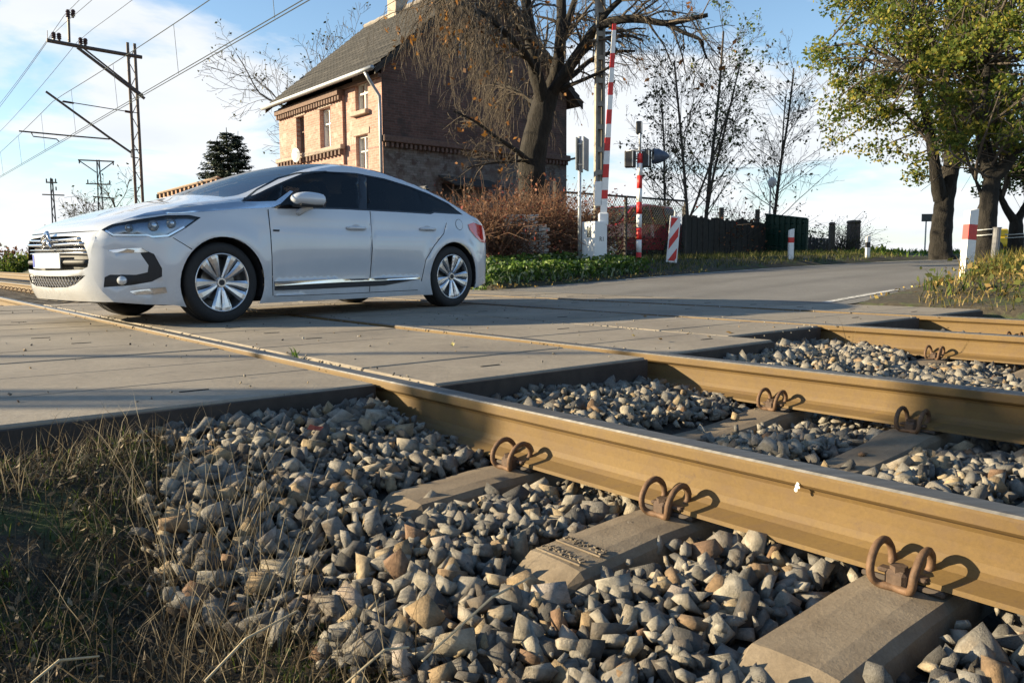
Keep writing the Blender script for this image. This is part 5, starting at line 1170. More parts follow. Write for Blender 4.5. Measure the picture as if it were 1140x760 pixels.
# --- parked dark red car seen through the mesh
rc=empty('parked_car',(0,0,0),'dark red parked car seen through the wire mesh fence','car')
DRED=None; t=NT('dark_red_paint'); t.base((.34,.012,.02)); t.set(Roughness=.3); t.b.inputs['Coat Weight'].default_value=1.; DRED=t.m
cx_,cy_=on_line(690,15.9); rc.location=(cx_,cy_,gz(cx_,cy_)-.02); rc.rotation_euler=(0,0,math.atan2(nD[1],nD[0]))
sec=[(-2.1,.35,.62,.70),(-2.05,.30,.80,.80),(-1.2,.25,.92,.86),(-.95,.25,.98,.87),(-.2,.25,1.52,.86),(.6,.25,1.62,.86),(1.6,.25,1.58,.86),(1.95,.27,1.05,.84),(2.1,.35,.95,.78)]
V=[];F=[]
for (x,zb,zt,w) in sec:
    belt=min(zt,.98); tw=w*(.78 if zt>1.2 else .92)
    for y,z in ((-w*.95,zb),(-w,.6),(-w*.98,belt),(-tw,zt-.04),(-tw*.7,zt),(tw*.7,zt),(tw,zt-.04),(w*.98,belt),(w,.6),(w*.95,zb)): V.append((x,y,z))
n_=10; gl=[]
for i in range(len(sec)-1):
    for j in range(n_): F.append((i*n_+j,i*n_+(j+1)%n_,(i+1)*n_+(j+1)%n_,(i+1)*n_+j))
F+= [tuple(range(n_)),tuple((len(sec)-1)*n_+j for j in range(n_))]
mb=MB(); mb.add(V,F); mb.obj('body',DRED,rc,fixn=True)
PG=simple('parked_car_glass',(.025,.03,.035),.08,spec=.7)
for pts in (((-.62,1.02),(-.12,1.44),(.45,1.52),(.45,1.0)),((.55,1.0),(.55,1.52),(1.05,1.52),(1.05,1.0)),((1.13,1.0),(1.13,1.51),(1.55,1.48),(1.75,1.02))):
    for sd in (-1,1):
        mb=MB(); mb.add([(x,sd*(.885-.20*(z-.98)/.6),z) for x,z in pts],[(0,1,2,3)]); mb.obj('side_window',PG,rc)
mb=MB(); mb.add([(-.97,-.72,1.0),(-.97,.72,1.0),(-.24,.6,1.5),(-.24,-.6,1.5)],[(0,1,2,3)]); mb.obj('windscreen',PG,rc)
for x in (-1.35,1.35):
    for sd in (-1,1):
        w_=empty('wheel',(x,sd*.80,.31)); w_.parent=rc
        for nm,m_ in (('tyre',TYM),('rim',RIMM),('spokes',SPM)): q=link(nm,m_,w_); q.scale=(.93,.93,.93); q.rotation_euler=(0,0,0 if sd>0 else math.pi)
# --- overhead line mast with cantilever, feeders, wires
MAST=simple('rusty_mast_steel',(.13,.105,.088),.7,.3,var=.35,scale=3); MSTEEL=simple('dull_mast_steel',(.10,.085,.075),.6,.4,var=.3); INSUL=simple('brown_insulator',(.06,.03,.022),.3)
d=ray(156,240); MD=9.2; tt=MD/(d@nD); mp_=CC+d*tt; mx,my=mp_[0],mp_[1]; mz=-.25
mast=empty('overhead_line_mast',(mx,my,mz),'tall rusty lattice overhead line mast with cross arm, strut and insulators','mast')
ztop=at_y(154,48,my)[2]-mz
u_=Vector(dS); w_=-Vector(nD)
mb=MB()
for sgn in (-1,1): mb.box(w_*(.13*sgn)+Vector((0,0,ztop/2)),(.06,.10,ztop),Matrix.Rotation(YAW+math.pi/2,3,'Z'))
mb.obj('mast_channel',MAST,mast)
nn=17
for i in range(nn):
    z=.3+i*(ztop-.5)/nn; mb=MB(); s_=1 if i%2 else -1; mb.tube([w_*(-.13*s_)+Vector((0,0,z)),w_*(.13*s_)+Vector((0,0,z+(ztop-.5)/nn))],.016,4); mb.obj('lattice_bar',MAST,mast)
def arm_pt(px,py):   # point on the vertical plane through the mast across the track
    sM,_=toSD(mx,my); p=at_s(px,py,sM); return Vector(p)-Vector((mx,my,mz))
def rod(name,pts,r,mat=MSTEEL,par=mast,n=6): mb=MB(); mb.tube([arm_pt(*p) for p in pts],r,n); return mb.obj(name,mat,par)
rod('cross_arm',[(158,64),(100,54),(52,45)],.075); rod('cross_arm_strut',[(161,110),(86,53)],.06); rod('cross_arm_strut',[(159,106),(88,50)],.035)
rod('feeder_post',[(77,47),(76,14)],.05)
for p,q in (((76,22),(75.5,11)),((81,20),(81.5,11)),((60,45),(59.5,36)),((66,45.5),(65.5,37)),((90,51),(89.5,42)),((95,51),(95,43))):
    a,b=arm_pt(*p),arm_pt(*q); mb=MB(); mb.tube([a.lerp(b,t_) for t_ in (0,.2,.25,.45,.5,.7,.75,1)],[.05,.05,.09,.06,.09,.06,.09,.05],8); mb.obj('insulator',INSUL,mast)
rod('bird_spike',[(53,46),(52.5,34)],.012)
rod('cantilever_tube',[(146,170),(120,152),(51,102)],.045); rod('cantilever_bracket',[(154,167),(146,167),(146,175),(154,176)],.025)
rod('stay_rod',[(69,113),(84,115),(140,124),(154,126)],.018); rod('stay_insulator',[(139,124),(145,125)],.05,INSUL); rod('stay_insulator',[(70,113),(82,115)],.04,INSUL)
rod('registration_arm',[(122,155),(80,151.5),(21,146)],.03); rod('steady_arm',[(35,148),(37,152),(55,154),(63,155),(66,158)],.022)
# wires as things: messenger, two contact wires, droppers, feeders
WIRE=simple('copper_wire',(.10,.11,.10),.5,.5)
sM,_=toSD(mx,my); Mw=arm_pt(61,111)+Vector((mx,my,mz)); wD=toSD(Mw.x,Mw.y)[1]; Cw=arm_pt(66,158)+Vector((mx,my,mz)); cD=toSD(Cw.x,Cw.y)[1]
SP=62.
def zmess(s): 
    f=((s-sM)/SP)%1.; return Mw.z-4*.62*f*(1-f)
def wire(name,fn,s0,s1,r,n=60): mb=MB(); mb.tube([fn(s) for s in np.linspace(s0,s1,n)],r,4,cap=False); return mb.obj(name,WIRE)
cat_=empty('catenary_wires',SD(sM,wD,0),'pair of contact wires hung by droppers from a messenger wire above the track','wire'); co=Vector(cat_.location)
off=lambda p:tuple(Vector(p)-co)
mb=MB(); mb.tube([off(SD(s,wD,zmess(s))) for s in np.linspace(sM-SP,sM+4*SP,160)],.013,4,cap=False); mb.obj('messenger_wire',WIRE,cat_)
for k in (-.045,.045): mb=MB(); mb.tube([off(SD(s,cD+k,Cw.z-.03)) for s in np.linspace(sM-SP,sM+4*SP,80)],.012,4,cap=False); mb.obj('contact_wire',WIRE,cat_)
for i in range(-10,28):
    s=sM+(i+.5)*SP/11; mb=MB(); mb.tube([off(SD(s,wD,zmess(s))),off(SD(s,cD,Cw.z-.03))],.007,3); mb.obj('dropper',WIRE,cat_)
for k,(p,lab) in enumerate((((60,36),'feeder wire running from the outer insulators of the lattice mast'),((76,11),'feeder wire running from the tall upper insulator of the lattice mast'),((90,42),'feeder wire running from the inner insulators of the lattice mast'))):
    q=arm_pt(*p)+Vector((mx,my,mz)); D_=toSD(q.x,q.y)[1]
    fn=lambda s,D_=D_,z=q.z:SD(s,D_,z-4*.9*(((s-sM)/SP)%1)*(1-((s-sM)/SP)%1)); o=wire('feeder_wire',fn,sM-SP,sM+3*SP,.011,100); tag(o,lab,'wire','feeder wires on the mast')
# --- two medium voltage pylons and a far lattice tower
def pylon(px,pt,Y,label,spec):
    p=at_y(px,290,Y); x,y=p[0],p[1]; z0=-.2; e=empty('power_pylon',(x,y,z0),label,'pylon'); k=Y/FPX; Zq=lambda py:at_y(px,py,Y)[2]-z0; H_=Zq(pt)
    for sg_ in (-1,1): mb=MB(); mb.tube([(sg_*spec['b']*k,0,0),(sg_*spec['t']*k,0,H_)],.7*k,5); mb.obj('leg',MSTEEL,e)
    n=11
    for i in range(n):
        f0,f1=i/n,(i+1)/n; w0=(spec['b']+(spec['t']-spec['b'])*f0)*k; w1=(spec['b']+(spec['t']-spec['b'])*f1)*k; s_=1 if i%2 else -1
        mb=MB(); mb.tube([(-s_*w0,0,H_*f0),(s_*w1,0,H_*f1)],.42*k,4); mb.obj('brace',MSTEEL,e)
    for (pts,r) in spec['arms']: mb=MB(); mb.tube([((a-px)*k,0,Zq(b)) for a,b in pts],r*k,5); mb.obj('cross_arm',MSTEEL,e)
    for (a,b) in spec['ins']: mb=MB(); mb.tube([((a-px)*k,0,Zq(b)),((a-px)*k,0,Zq(b-4))],.7*k,5); mb.obj('insulator',INSUL,e)
pylon(115.5,178,58.,'steel pylon with a wide V braced top arm and a lower arm',dict(b=4.2,t=1.2,arms=[([(94,178),(133,180)],.8),([(94,178),(113,192)],.6),([(133,180),(116,192)],.6),([(101,204.5),(128,205.5)],.7),([(108,219),(131,221)],.8)],ins=[(95,182),(132,184),(103,204),(127,205),(109,225),(130,227)]))
pylon(63,199,85.,'slim steel pylon with two short cross arms beside the V topped pylon',dict(b=2.6,t=1.0,arms=[([(57,203),(69,203.5)],.8),([(52,216.5),(76,217.5)],.7)],ins=[(57.5,203),(62.5,202),(67.5,203),(67.5,212)]))
pylon(43.5,256,240.,'thin far off lattice tower on the horizon beside the bushes',dict(b=2.4,t=.3,arms=[([(39,275),(48,275)],.4)],ins=[]))
# --- posts added on the near left side of the road (outside the picture, they throw the bars of shade)
zn_pole(-13.5,2.72,8.2,'unseen slotted concrete pole added beside the road to throw a bar of shade',.46,.36,rz=R(90),d0=.5)
sb=empty('shade_post',(-15.,4.02,-.2),'unseen thin grey post added beside the road to throw a bar of shade','sign'); mb=MB(); mb.cyl((0,0,0),(0,0,5.6),.05,n=10); mb.obj('post',GALV,sb); mb=MB(); mb.box((0,0,6.0),(.04,.5,.8),bev=.01); mb.obj('sign_plate',GALV,sb)
# ================================================================ TREES AND SHRUBS
def unit(v): return v/(np.linalg.norm(v)+1e-12)
def grow(out,p,d,L,r,lvl,P,rs,tips):
    """one branch and its children; out collects (points, radii)"""
    k=max(3,int(L/P['seg'])); pts=[np.array(p)]; rad=[r]; d=unit(np.array(d,float)); last=lvl>=P['max']
    for i in range(k):
        d=unit(d+rs.normal(size=3)*P['wig']*(.35 if lvl==0 else 1.)+np.array([0,0,P['trop'][min(lvl,len(P['trop'])-1)]])/k)
        pts.append(pts[-1]+d*L/k); f=(i+1)/k; rad.append(max(P['rmin'],r*(1-f*(.93 if last else .55))))
    out.append((pts,rad,lvl))
    if last: tips.append((pts,lvl)); return
    n=P['n'][min(lvl,len(P['n'])-1)]
    if n==0: tips.append((pts,lvl)); return
    for c in range(n):
        t=P['t0']+(1-P['t0'])*(c+rs.random())/n; i=min(k-1,int(t*k)); q=pts[i]+(pts[i+1]-pts[i])*(t*k-i if t<1 else 1)
        dd=unit(pts[i+1]-pts[i]); a=unit(np.cross(dd,rs.normal(size=3))); an=R(P['ang'][min(lvl,len(P['ang'])-1)]*rs.uniform(.6,1.3)); nd_=dd*math.cos(an)+a*math.sin(an)
        grow(out,q,nd_,L*P['ratio']*rs.uniform(.65,1.15)*(1.15-.45*t),rad[i]*P['rr']*rs.uniform(.75,1.),lvl+1,P,rs,tips)
def rough_trunk(name,brs,mat,sides=20,amp=.10):
    mb=MB()
    for pts,rad,lvl in brs:
        P=np.asarray(pts,float); L=np.concatenate([[0],np.cumsum(np.linalg.norm(np.diff(P,axis=0),axis=1))]); n=max(4,int(L[-1]/.10)); t=np.linspace(0,L[-1],n); Q=np.stack([np.interp(t,L,P[:,k]) for k in range(3)],1); r=np.interp(t,L,rad); big=r.max()>.12; sd=sides if big else 8
        b0=len(mb.v); mb.tube(Q,r,sd,cap=False)
        for i in range(n):
            for j in range(sd):
                k=b0+i*sd+j; v=np.array(mb.v[k]); d=v-Q[i]; ridge=.6*math.sin(j*2*math.pi/sd*7+2.5*fbm(i*.12+lvl,j*.3)*6)+.9*(fbm(i*.35+b0*.01,j*1.3)-.5)*2
                mb.v[k]=tuple(Q[i]+d*(1+amp*ridge*(1. if big else .4)))
    return np_mesh(name,mb.v,mb.f,mat,True)
def tubes_mesh(name,brs,mat,sides=(8,6,4,3,3,3)):
    mb=MB()
    for pts,rad,lvl in brs: mb.tube(pts,rad,sides[min(lvl,len(sides)-1)],cap=False)
    k4=[f for f in mb.f]; 
    return np_mesh(name,mb.v,k4,mat,True) if all(len(f)==4 for f in k4) else mb.mesh(name,mat,True)
def leaf_cloud(name,pos,size,mat,rs,flat=0.,droop=0.,asp=.62,dirs=None):
    n=len(pos); pos=np.asarray(pos); u=rs.normal(size=(n,3)); 
    if dirs is not None: u=np.asarray(dirs)+u*.35
    u[:,2]-=droop; u/=np.linalg.norm(u,axis=1)[:,None]; w=rs.normal(size=(n,3)); w[:,2]*=(1-flat); w-=u*(u*w).sum(1)[:,None]; w/=np.linalg.norm(w,axis=1)[:,None]
    s=(size*rs.uniform(.55,1.3,n))[:,None]
    nn=np.cross(u,w)
    V=np.stack([pos-u*s*.5,pos+w*s*asp*.5+nn*s*.08,pos+u*s*.5,pos-w*s*asp*.5+nn*s*.08],1).reshape(-1,3); F=np.arange(4*n).reshape(n,4)
    return np_mesh(name,V,F,mat,False,{'tint':np.repeat(rs.random(n),4)})
def bark(name,c1,c2,sc=6.,b=.9):
    t=NT(name); v=t.pos(scale=(1,1,.25)); n=t.noise(v,sc*3,8,.7,.5); t.base(t.ramp(n,[(.3,c1),(.7,c2)])); t.set(Roughness=.95); t.bump(n,b,.05); return t.m
def leafm(name,stops,transl=.35):
    t=NT(name); ti=t.attr('tint'); c=t.ramp(ti,stops); t.base(c); t.set(Roughness=.6); t.b.inputs['Specular IOR Level'].default_value=.25
    tb=t.n('ShaderNodeBsdfTranslucent'); t.L.new(c,tb.inputs[0]); mx=t.n('ShaderNodeMixShader'); mx.inputs[0].default_value=transl; t.L.new(t.b.outputs[0],mx.inputs[1]); t.L.new(tb.outputs[0],mx.inputs[2]); t.L.new(mx.outputs[0],t.o.inputs[0]); return t.m
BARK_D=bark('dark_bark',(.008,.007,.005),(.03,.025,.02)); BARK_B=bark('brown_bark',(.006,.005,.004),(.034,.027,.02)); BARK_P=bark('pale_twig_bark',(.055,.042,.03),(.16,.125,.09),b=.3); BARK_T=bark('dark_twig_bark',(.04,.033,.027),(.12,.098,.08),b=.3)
LF_YG=leafm('yellow_green_leaf',[(0,(.06,.10,.02)),(.5,(.13,.17,.03)),(.8,(.25,.24,.04)),(1,(.40,.32,.06))],.5)
LF_GR=leafm('green_leaf',[(0,(.03,.06,.012)),(.6,(.075,.12,.02)),(1,(.18,.19,.03))],.4)
LF_BR=leafm('brown_leaf',[(0,(.10,.045,.015)),(.6,(.24,.10,.025)),(1,(.40,.19,.04))])
LF_DK=leafm('dull_leaf',[(0,(.03,.034,.018)),(.7,(.08,.085,.035)),(1,(.17,.15,.045))],.25)
def tree(name,label,base,brs,tips,mat,group=None,cat='tree'):
    e=empty(name,tuple(base),label,cat,group); b=np.array(base)
    tr=[([p-b for p in pts],rad,l) for pts,rad,l in brs if l==0]; tw=[([p-b for p in pts],rad,l) for pts,rad,l in brs if l>0]
    return e,tr,tw,b
# ---- the large bare tree in front of the house, main limbs traced
TY=20.3; rs=np.random.default_rng(21)
def tp(px,py,dy=0.): return np.array(at_y(px,py,TY+dy))
tbx=tp(596,292); tbase=(tbx[0],tbx[1],gz(tbx[0],tbx[1])-.1)
limbs=[ # (points, r0, r1)
 ([(596,296,0),(595,240,0),(593,205,0),(592,180,0),(597,150,0),(604,125,.05),(609,104,.1)],.40,.30),
 ([(606,118,0),(600,95,-.2),(594,70,-.3),(590,35,-.4),(585,0,-.6),(580,-45,-.8),(570,-85,-1.)],.20,.10),
 ([(591,45,-.4),(578,22,-.8),(560,4,-1.2),(535,-18,-1.8),(505,-30,-2.3),(478,-26,-2.8)],.13,.05),
 ([(598,85,-.2),(585,60,-1),(566,40,-2.),(540,18,-2.6),(510,2,-3.2),(485,-4,-3.6)],.10,.035),
 ([(609,110,.1),(619,80,.2),(624,45,.2),(625,0,.3),(622,-50,.4),(612,-95,.5)],.19,.09),
 ([(624,50,.2),(632,25,.5),(640,0,.8),(650,-35,1.2)],.12,.06),
 ([(610,112,.1),(627,85,-.2),(645,58,-.4),(664,32,-.6),(690,22,-.9),(715,22,-1.1),(740,26,-1.3),(765,22,-1.5),(788,17,-1.6)],.17,.045),
 ([(742,26,-1.3),(760,36,-1.5),(779,44,-1.6),(783,55,-1.7),(787,66,-1.7)],.06,.02),
 ([(632,80,.2),(650,58,.6),(672,44,.9),(700,40,1.2),(716,46,1.3)],.09,.03),
 ([(622,95,0),(640,82,.4),(660,66,.7),(685,58,.9),(707,57,1.)],.10,.03),
 ([(622,100,0),(642,92,-.5),(665,82,-.8),(680,74,-.9)],.07,.03),
 ([(664,32,-.6),(676,14,-.8),(700,-8,-1.),(730,-30,-1.2)],.10,.04),
 ([(592,184,-.1),(580,172,-.6),(566,162,-1.),(548,150,-1.3),(530,136,-1.6),(505,124,-1.8)],.085,.02),
 ([(590,178,-.1),(570,180,-.6),(545,182,-1.),(515,188,-1.3)],.05,.012),
 ([(604,122,.1),(588,110,1),(570,98,1.8),(552,92,2.4)],.08,.025),
]
brs=[];tips=[]
for li,(pp,r0,r1) in enumerate(limbs):
    pts=cat_rom([tp(*q) for q in pp],5); k=len(pts); rad=[r0+(r1-r0)*(i/(k-1))**.8 for i in range(k)]
    if li==0: rad=[r*(1.+.25*max(0,1-i/6)) for i,r in enumerate(rad)]
    brs.append((pts,rad,0 if li==0 else 0))
    if li==0: continue
    hang=li in (2,3,14)
    P=dict(seg=.22,wig=.16,trop=([-.3,-1.2,-1.9] if hang else [.05,-.25,-.6] if li not in (12,13) else [.1,.1,.1]),max=3,n=[6,5,4,0],ang=[55,50,45],ratio=.62,rr=.5,rmin=.0036,t0=.15)
    nb={2:46,3:50,14:26,6:20,7:8,8:10,9:9,10:6,11:10,12:12,13:9}.get(li,10)
    for c in range(nb):
        t=.25+.75*(c+rs.random())/nb; i=min(k-2,int(t*(k-1))); dd=unit(pts[i+1]-pts[i]); a=unit(np.cross(dd,rs.normal(size=3))); an=R(rs.uniform(35,75)); d0=dd*math.cos(an)+a*math.sin(an)
        L=rs.uniform(.7,1.5)*(1.0 if li not in (12,13) else .55)*(1.25 if hang else 1.)
        grow(brs,pts[i],d0,L,max(.012,rad[i]*.35),1,P,rs,tips)
e,tr,tw,b=tree('bare_tree','large old bare tree with hanging twigs in front of the brick house',tbase,brs,tips,BARK_B)
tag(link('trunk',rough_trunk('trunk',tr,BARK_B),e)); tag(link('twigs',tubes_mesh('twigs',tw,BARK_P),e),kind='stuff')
lp=[]
for pts,l in tips:
    if rs.random()<.05:
        c=pts[-1]-b
        for _ in range(rs.integers(1,4)): lp.append(c+rs.normal(size=3)*.05)
tag(link('leaves',leaf_cloud('leaves',np.array(lp),.14,LF_BR,rs,droop=.6),e),kind='stuff')
# ---- slender half bare trees behind the fence
def small_tree(px,Y,ptop,lab,seed,lean=0.,leaves=.5,fork=True,wid=1.,lmat=None):
    rs=np.random.default_rng(seed); g=at_y(px,290,Y); z0=gz(g[0],g[1])-.1; H=(at_y(px,ptop,Y)[2]-z0)*.97; base=np.array([g[0],g[1],z0]); brs=[];tips=[]
    P=dict(seg=.3,wig=.05,trop=[.3,.25,.15],max=3,n=[30,7,4],ang=[48,45,45],ratio=.34*wid,rr=.34,rmin=.005,t0=.16)
    grow(brs,base,(lean,0,1),H,.088*H/9,0,P,rs,tips)
    if fork:
        pts=brs[0][0]; i=len(pts)//5; grow(brs,pts[i],(rs.uniform(-.5,.5),rs.uniform(-.4,.4),1),H*.66,.06*H/9,0,dict(P,n=[20,6,4]),rs,tips)
    e,tr,tw,b=tree('young_tree',lab,base,brs,tips,BARK_T,'slender trees behind the fence')
    link('trunk',tubes_mesh('trunk',tr,BARK_T),e); tag(link('twigs',tubes_mesh('twigs',tw,BARK_T),e),kind='stuff')
    lp=[]
    for pts,l in tips:
        if rs.random()<leaves:
            for _ in range(3): lp.append(pts[-1-rs.integers(0,2)]-b+rs.normal(size=3)*.10)
    if lp: tag(link('leaves',leaf_cloud('leaves',np.array(lp),.125,lmat or LF_DK,rs),e),kind='stuff')
    # thin the crown top with yellow leaves
    return e
small_tree(766,27.,58,'slender dark tree with sparse leaves behind the crossing signal',31,-.01,.20,wid=1.05)
small_tree(783,28.5,26,'tall slender tree with sparse yellowing crown behind the striped guide board',32,.01,.26,wid=.95,lmat=LF_GR)
small_tree(860,29.,72,'bare forked tree with fine twigs behind the green gate',33,.0,.10,wid=1.1)
small_tree(742,29.,110,'low leafy tree leaning behind the parked red car',34,-.05,.30,wid=1.2,fork=False)
# ---- large leafy roadside trees on the right
def leafy(px,Y,pts_px,r0,lab,seed,centre,rad,nclump,nleaf,lm,extra=(),name='roadside_tree'):
    rs=np.random.default_rng(seed); g=at_y(px,290,Y); z0=gz(g[0],g[1])-.15; base=np.array([g[0],g[1],z0]); brs=[]
    stem=[np.array([base[0],base[1],z0])]+[np.array(at_y(a,b_,Y)) for a,b_ in pts_px]; pts=cat_rom(stem,5); k=len(pts); rr=[r0*(1.2 if i<3 else 1)*(1+.03*math.sin(i*1.7))*(1-.42*i/k) for i in range(k)]; brs.append((pts,rr,0))
    ends=[]
    for ex,er in extra:
        q=cat_rom([np.array(at_y(a,b_,Y+dy)) for a,b_,dy in ex],5); kk=len(q); brs.append((q,[er*(1-.7*i/kk) for i in range(kk)],0)); ends.append(q)
    c=np.array(at_y(*centre,Y)); k_=Y/FPX; Rx,Ry,Rz=rad[0]*k_,rad[1],rad[2]*k_
    # limbs to clump centres spread through the crown
    cl=[]
    while len(cl)<nclump:
        v=rs.normal(size=3); v/=np.linalg.norm(v); v*=rs.uniform(.30,1.)**.6; q=c+v*np.array([Rx,Ry,Rz])
        if q[2]<c[2]-Rz*.75 and rs.random()<.6: continue
        cl.append(q)
    heads=[pts[-1],pts[int(k*.8)],pts[int(k*.65)]]+[q[-1] for q in ends]+[q[len(q)//2] for q in ends]
    for q in cl:
        h=min(heads,key=lambda h_:np.linalg.norm(h_-q)+rs.random()*1.2); mid=(h+q)/2+rs.normal(size=3)*.35+np.array([0,0,.25]); bp=cat_rom([h,mid,q],4); kk=len(bp); L=np.linalg.norm(q-h); brs.append((bp,[max(.012,.035*L/2.5)*(1-.8*i/kk)+.008 for i in range(kk)],1))
        for _ in range(3):
            j=rs.integers(kk//2,kk); brs.append(([bp[j],bp[j]+rs.normal(size=3)*.3,bp[j]+rs.normal(size=3)*.55],[.012,.009,.005],2))
    e,tr,tw,b=tree(name,lab,base,brs,[],BARK_D,'trees along the road')
    link('trunk',rough_trunk('trunk',tr,BARK_D),e); tag(link('limbs',tubes_mesh('limbs',tw,BARK_T),e),kind='stuff')
    per=nleaf//nclump; L=[]
    for q in cl:
        m=int(per*rs.uniform(.4,1.6)); s_=rs.uniform(.25,.62); v=rs.normal(size=(m,3)); v/=np.linalg.norm(v,axis=1)[:,None]; v*=(rs.random((m,1))**.5)*s_*np.array([1.25,1.25,.75]); L.append(q-b+v)
    tag(link('leaves',leaf_cloud('leaves',np.concatenate(L),.125,lm,rs,droop=.3),e),kind='stuff')
    return e
leafy(1050,23.,[(1047,275),(1049,245),(1053,215),(1058,192),(1063,165)],.33,'large roadside tree with dark trunk and yellow green crown beside the sign back',41,(1018,60),(100,3.2,136),165,26000,LF_YG,
  extra=(([(1047,222,0),(1042,195,-.3),(1038,165,-.6),(1030,125,-.9),(1015,80,-1.2)],.20),([(1060,180,0),(1058,140,.4),(1050,90,.6),(1035,40,.8),(1020,-20,1.)],.22),([(1062,175,0),(1075,130,.2),(1085,80,.3),(1090,20,.4)],.2)))
leafy(1096,19.5,[(1097,270),(1098,245),(1101,222),(1104,200),(1102,188)],.27,'roadside tree with white bands painted on its forked trunk',42,(1112,80),(88,2.6,115),80,12500,LF_YG,
  extra=(([(1102,200,0),(1118,186,-.1),(1135,165,-.2),(1160,150,-.3)],.19),([(1103,195,0),(1096,165,.3),(1094,130,.5),(1100,70,.7)],.2),([(1098,232,0),(1092,215,.1),(1086,200,.2)],.08)))
leafy(1131,26.,[(1131,280),(1131,260),(1131,244)],.30,'smaller pollarded roadside tree with bright green leaves',43,(1140,165),(62,2.0,60),55,9000,LF_GR,
  extra=(([(1131,248,0),(1120,232,0),(1113,215,0),(1110,195,.1)],.14),([(1132,246,0),(1142,228,0),(1152,205,.2)],.14)))
# white painted bands on the trunks
for px,Y,pys,w in ((1097,19.5,(256,262),24),(1131,26.,(261,264.5),16)):
    mb=MB(); g=at_y(px,260,Y)
    for py in pys:
        p=at_y(px,py,Y); r=.30; mb.tube([(p[0]+r*math.cos(a),p[1]+r*math.sin(a),p[2]+.01*math.sin(a*3)) for a in np.linspace(0,2*math.pi,20)[:-1]],.014,5,closed=True)
    o=mb.obj('trunk_band',simple('white_band',(.6,.6,.57),.7)); tag(o,'two thin white bands tied round the %s'%('forked roadside trunk' if px<1100 else 'pollarded trunk'),'band','white bands round the trunks')
# ---- conifer
def conifer(px,Y,ptop,pbase,wpx,lab,seed):
    rs=np.random.default_rng(seed); g=at_y(px,290,Y); base=np.array([g[0],g[1],-.1]); H=at_y(px,ptop,Y)[2]+.1; k=Y/FPX; e=empty('spruce_tree',tuple(base),lab,'tree')
    mb=MB(); mb.tube([(0,0,0),(.03,0,H*.5),(0,0,H)],[.16,.09,.015],7); 
    for dx,h0,h1 in ((-.55,.62,.93),(.5,.66,.98)): mb.tube([(0,0,H*.35),(dx*.8,.1,H*h0),(dx,.15,H*h1)],[.07,.05,.01],5)
    mb.obj('trunk',BARK_D,e); brs=[];P=[];Dr=[]
    for axis,(dx,hh) in enumerate(((0,1.),(-.55,.93),(.5,.97))):
        z=H*(.12 if axis==0 else .5)
        while z<H*hh*.97:
            f=z/(H*hh); L=(1-f)*wpx*k*rs.uniform(.75,1.15)*(1 if axis==0 else .75)+.15; n=rs.integers(4,7)
            for j in range(n):
                a=rs.random()*6.28; d=np.array([math.cos(a),math.sin(a),-.10]); q0=np.array([dx*min(1,f*1.3),0,z]); pts=[q0+d*L*t+np.array([0,0,.22*L*t*t-.12*L*t]) for t in (0,.33,.66,1.)]; brs.append((pts,[.02,.016,.012,.005],1))
                for t in np.linspace(.12,1,max(6,int(L/.07))):
                    c=q0+d*L*t+np.array([0,0,.22*L*t*t-.12*L*t])
                    for _ in range(4): P.append(c+rs.normal(size=3)*np.array([.05,.05,.03])); sd=np.array([-d[1],d[0],0])*rs.choice([-1,1]); Dr.append(unit(d*.7+sd*.8+np.array([0,0,-.25])))
            z+=rs.uniform(.10,.20)
    tag(link('branches',tubes_mesh('branches',brs,BARK_D),e),kind='stuff')
    tag(link('needles',leaf_cloud('needles',np.array(P),.23,leafm('spruce_needles',[(0,(.010,.018,.012)),(.7,(.028,.045,.028)),(1,(.05,.07,.04))],.1),rs,asp=.22,dirs=np.array(Dr)),e),kind='stuff')
conifer(258,38.,142,220,85,'dark spruce with several leading shoots behind the white car',51)
# ---- far bare trees
def bare(px,Y,ptop,lab,seed,ratio=.55,n=(9,6,5,4),mx=4,leaf=.35,lm=None,ang=45,r0=.16):
    rs=np.random.default_rng(seed); g=at_y(px,290,Y); base=np.array([g[0],g[1],-.2]); H=at_y(px,ptop,Y)[2]+.2; brs=[];tips=[]
    P=dict(seg=.5,wig=.13,trop=[.1,.12,.1,.0],max=mx,n=list(n),ang=[ang,45,45],ratio=ratio,rr=.5,rmin=.009*Y/40,t0=.18); grow(brs,base,(rs.uniform(-.06,.06),0,1),H*.86,r0*H/8,0,P,rs,tips)
    e,tr,tw,b=tree('bare_tree',lab,base,brs,tips,BARK_T,'bare trees in the distance'); link('trunk',tubes_mesh('trunk',tr,BARK_T),e); tag(link('twigs',tubes_mesh('twigs',tw,BARK_T),e),kind='stuff')
    lp=[pts[-1]-b+rs.normal(size=3)*.1 for pts,l in tips if rs.random()<leaf]
    if lp: tag(link('leaves',leaf_cloud('leaves',np.array(lp),.16*Y/40,lm or LF_DK,rs),e),kind='stuff')
bare(322,44.,62,'bare spreading tree behind the far end of the brick house',61,.62,(14,7,5,3),4,.5,ang=55)
bare(148,52.,205,'round bare tree far off between the lattice mast and the pylon',62,.6,(9,6,5),3,.15,ang=50)
bare(98,60.,228,'low bare tree far off beside the V topped pylon',63,.7,(9,6,4),3,.4,ang=60)
ml=leaf_cloud('creeper_leaves',np.array(MESHLEAF),.085,LF_DK,np.random.default_rng(4)); tag(link('creeper_leaves',ml,fence),kind='stuff')
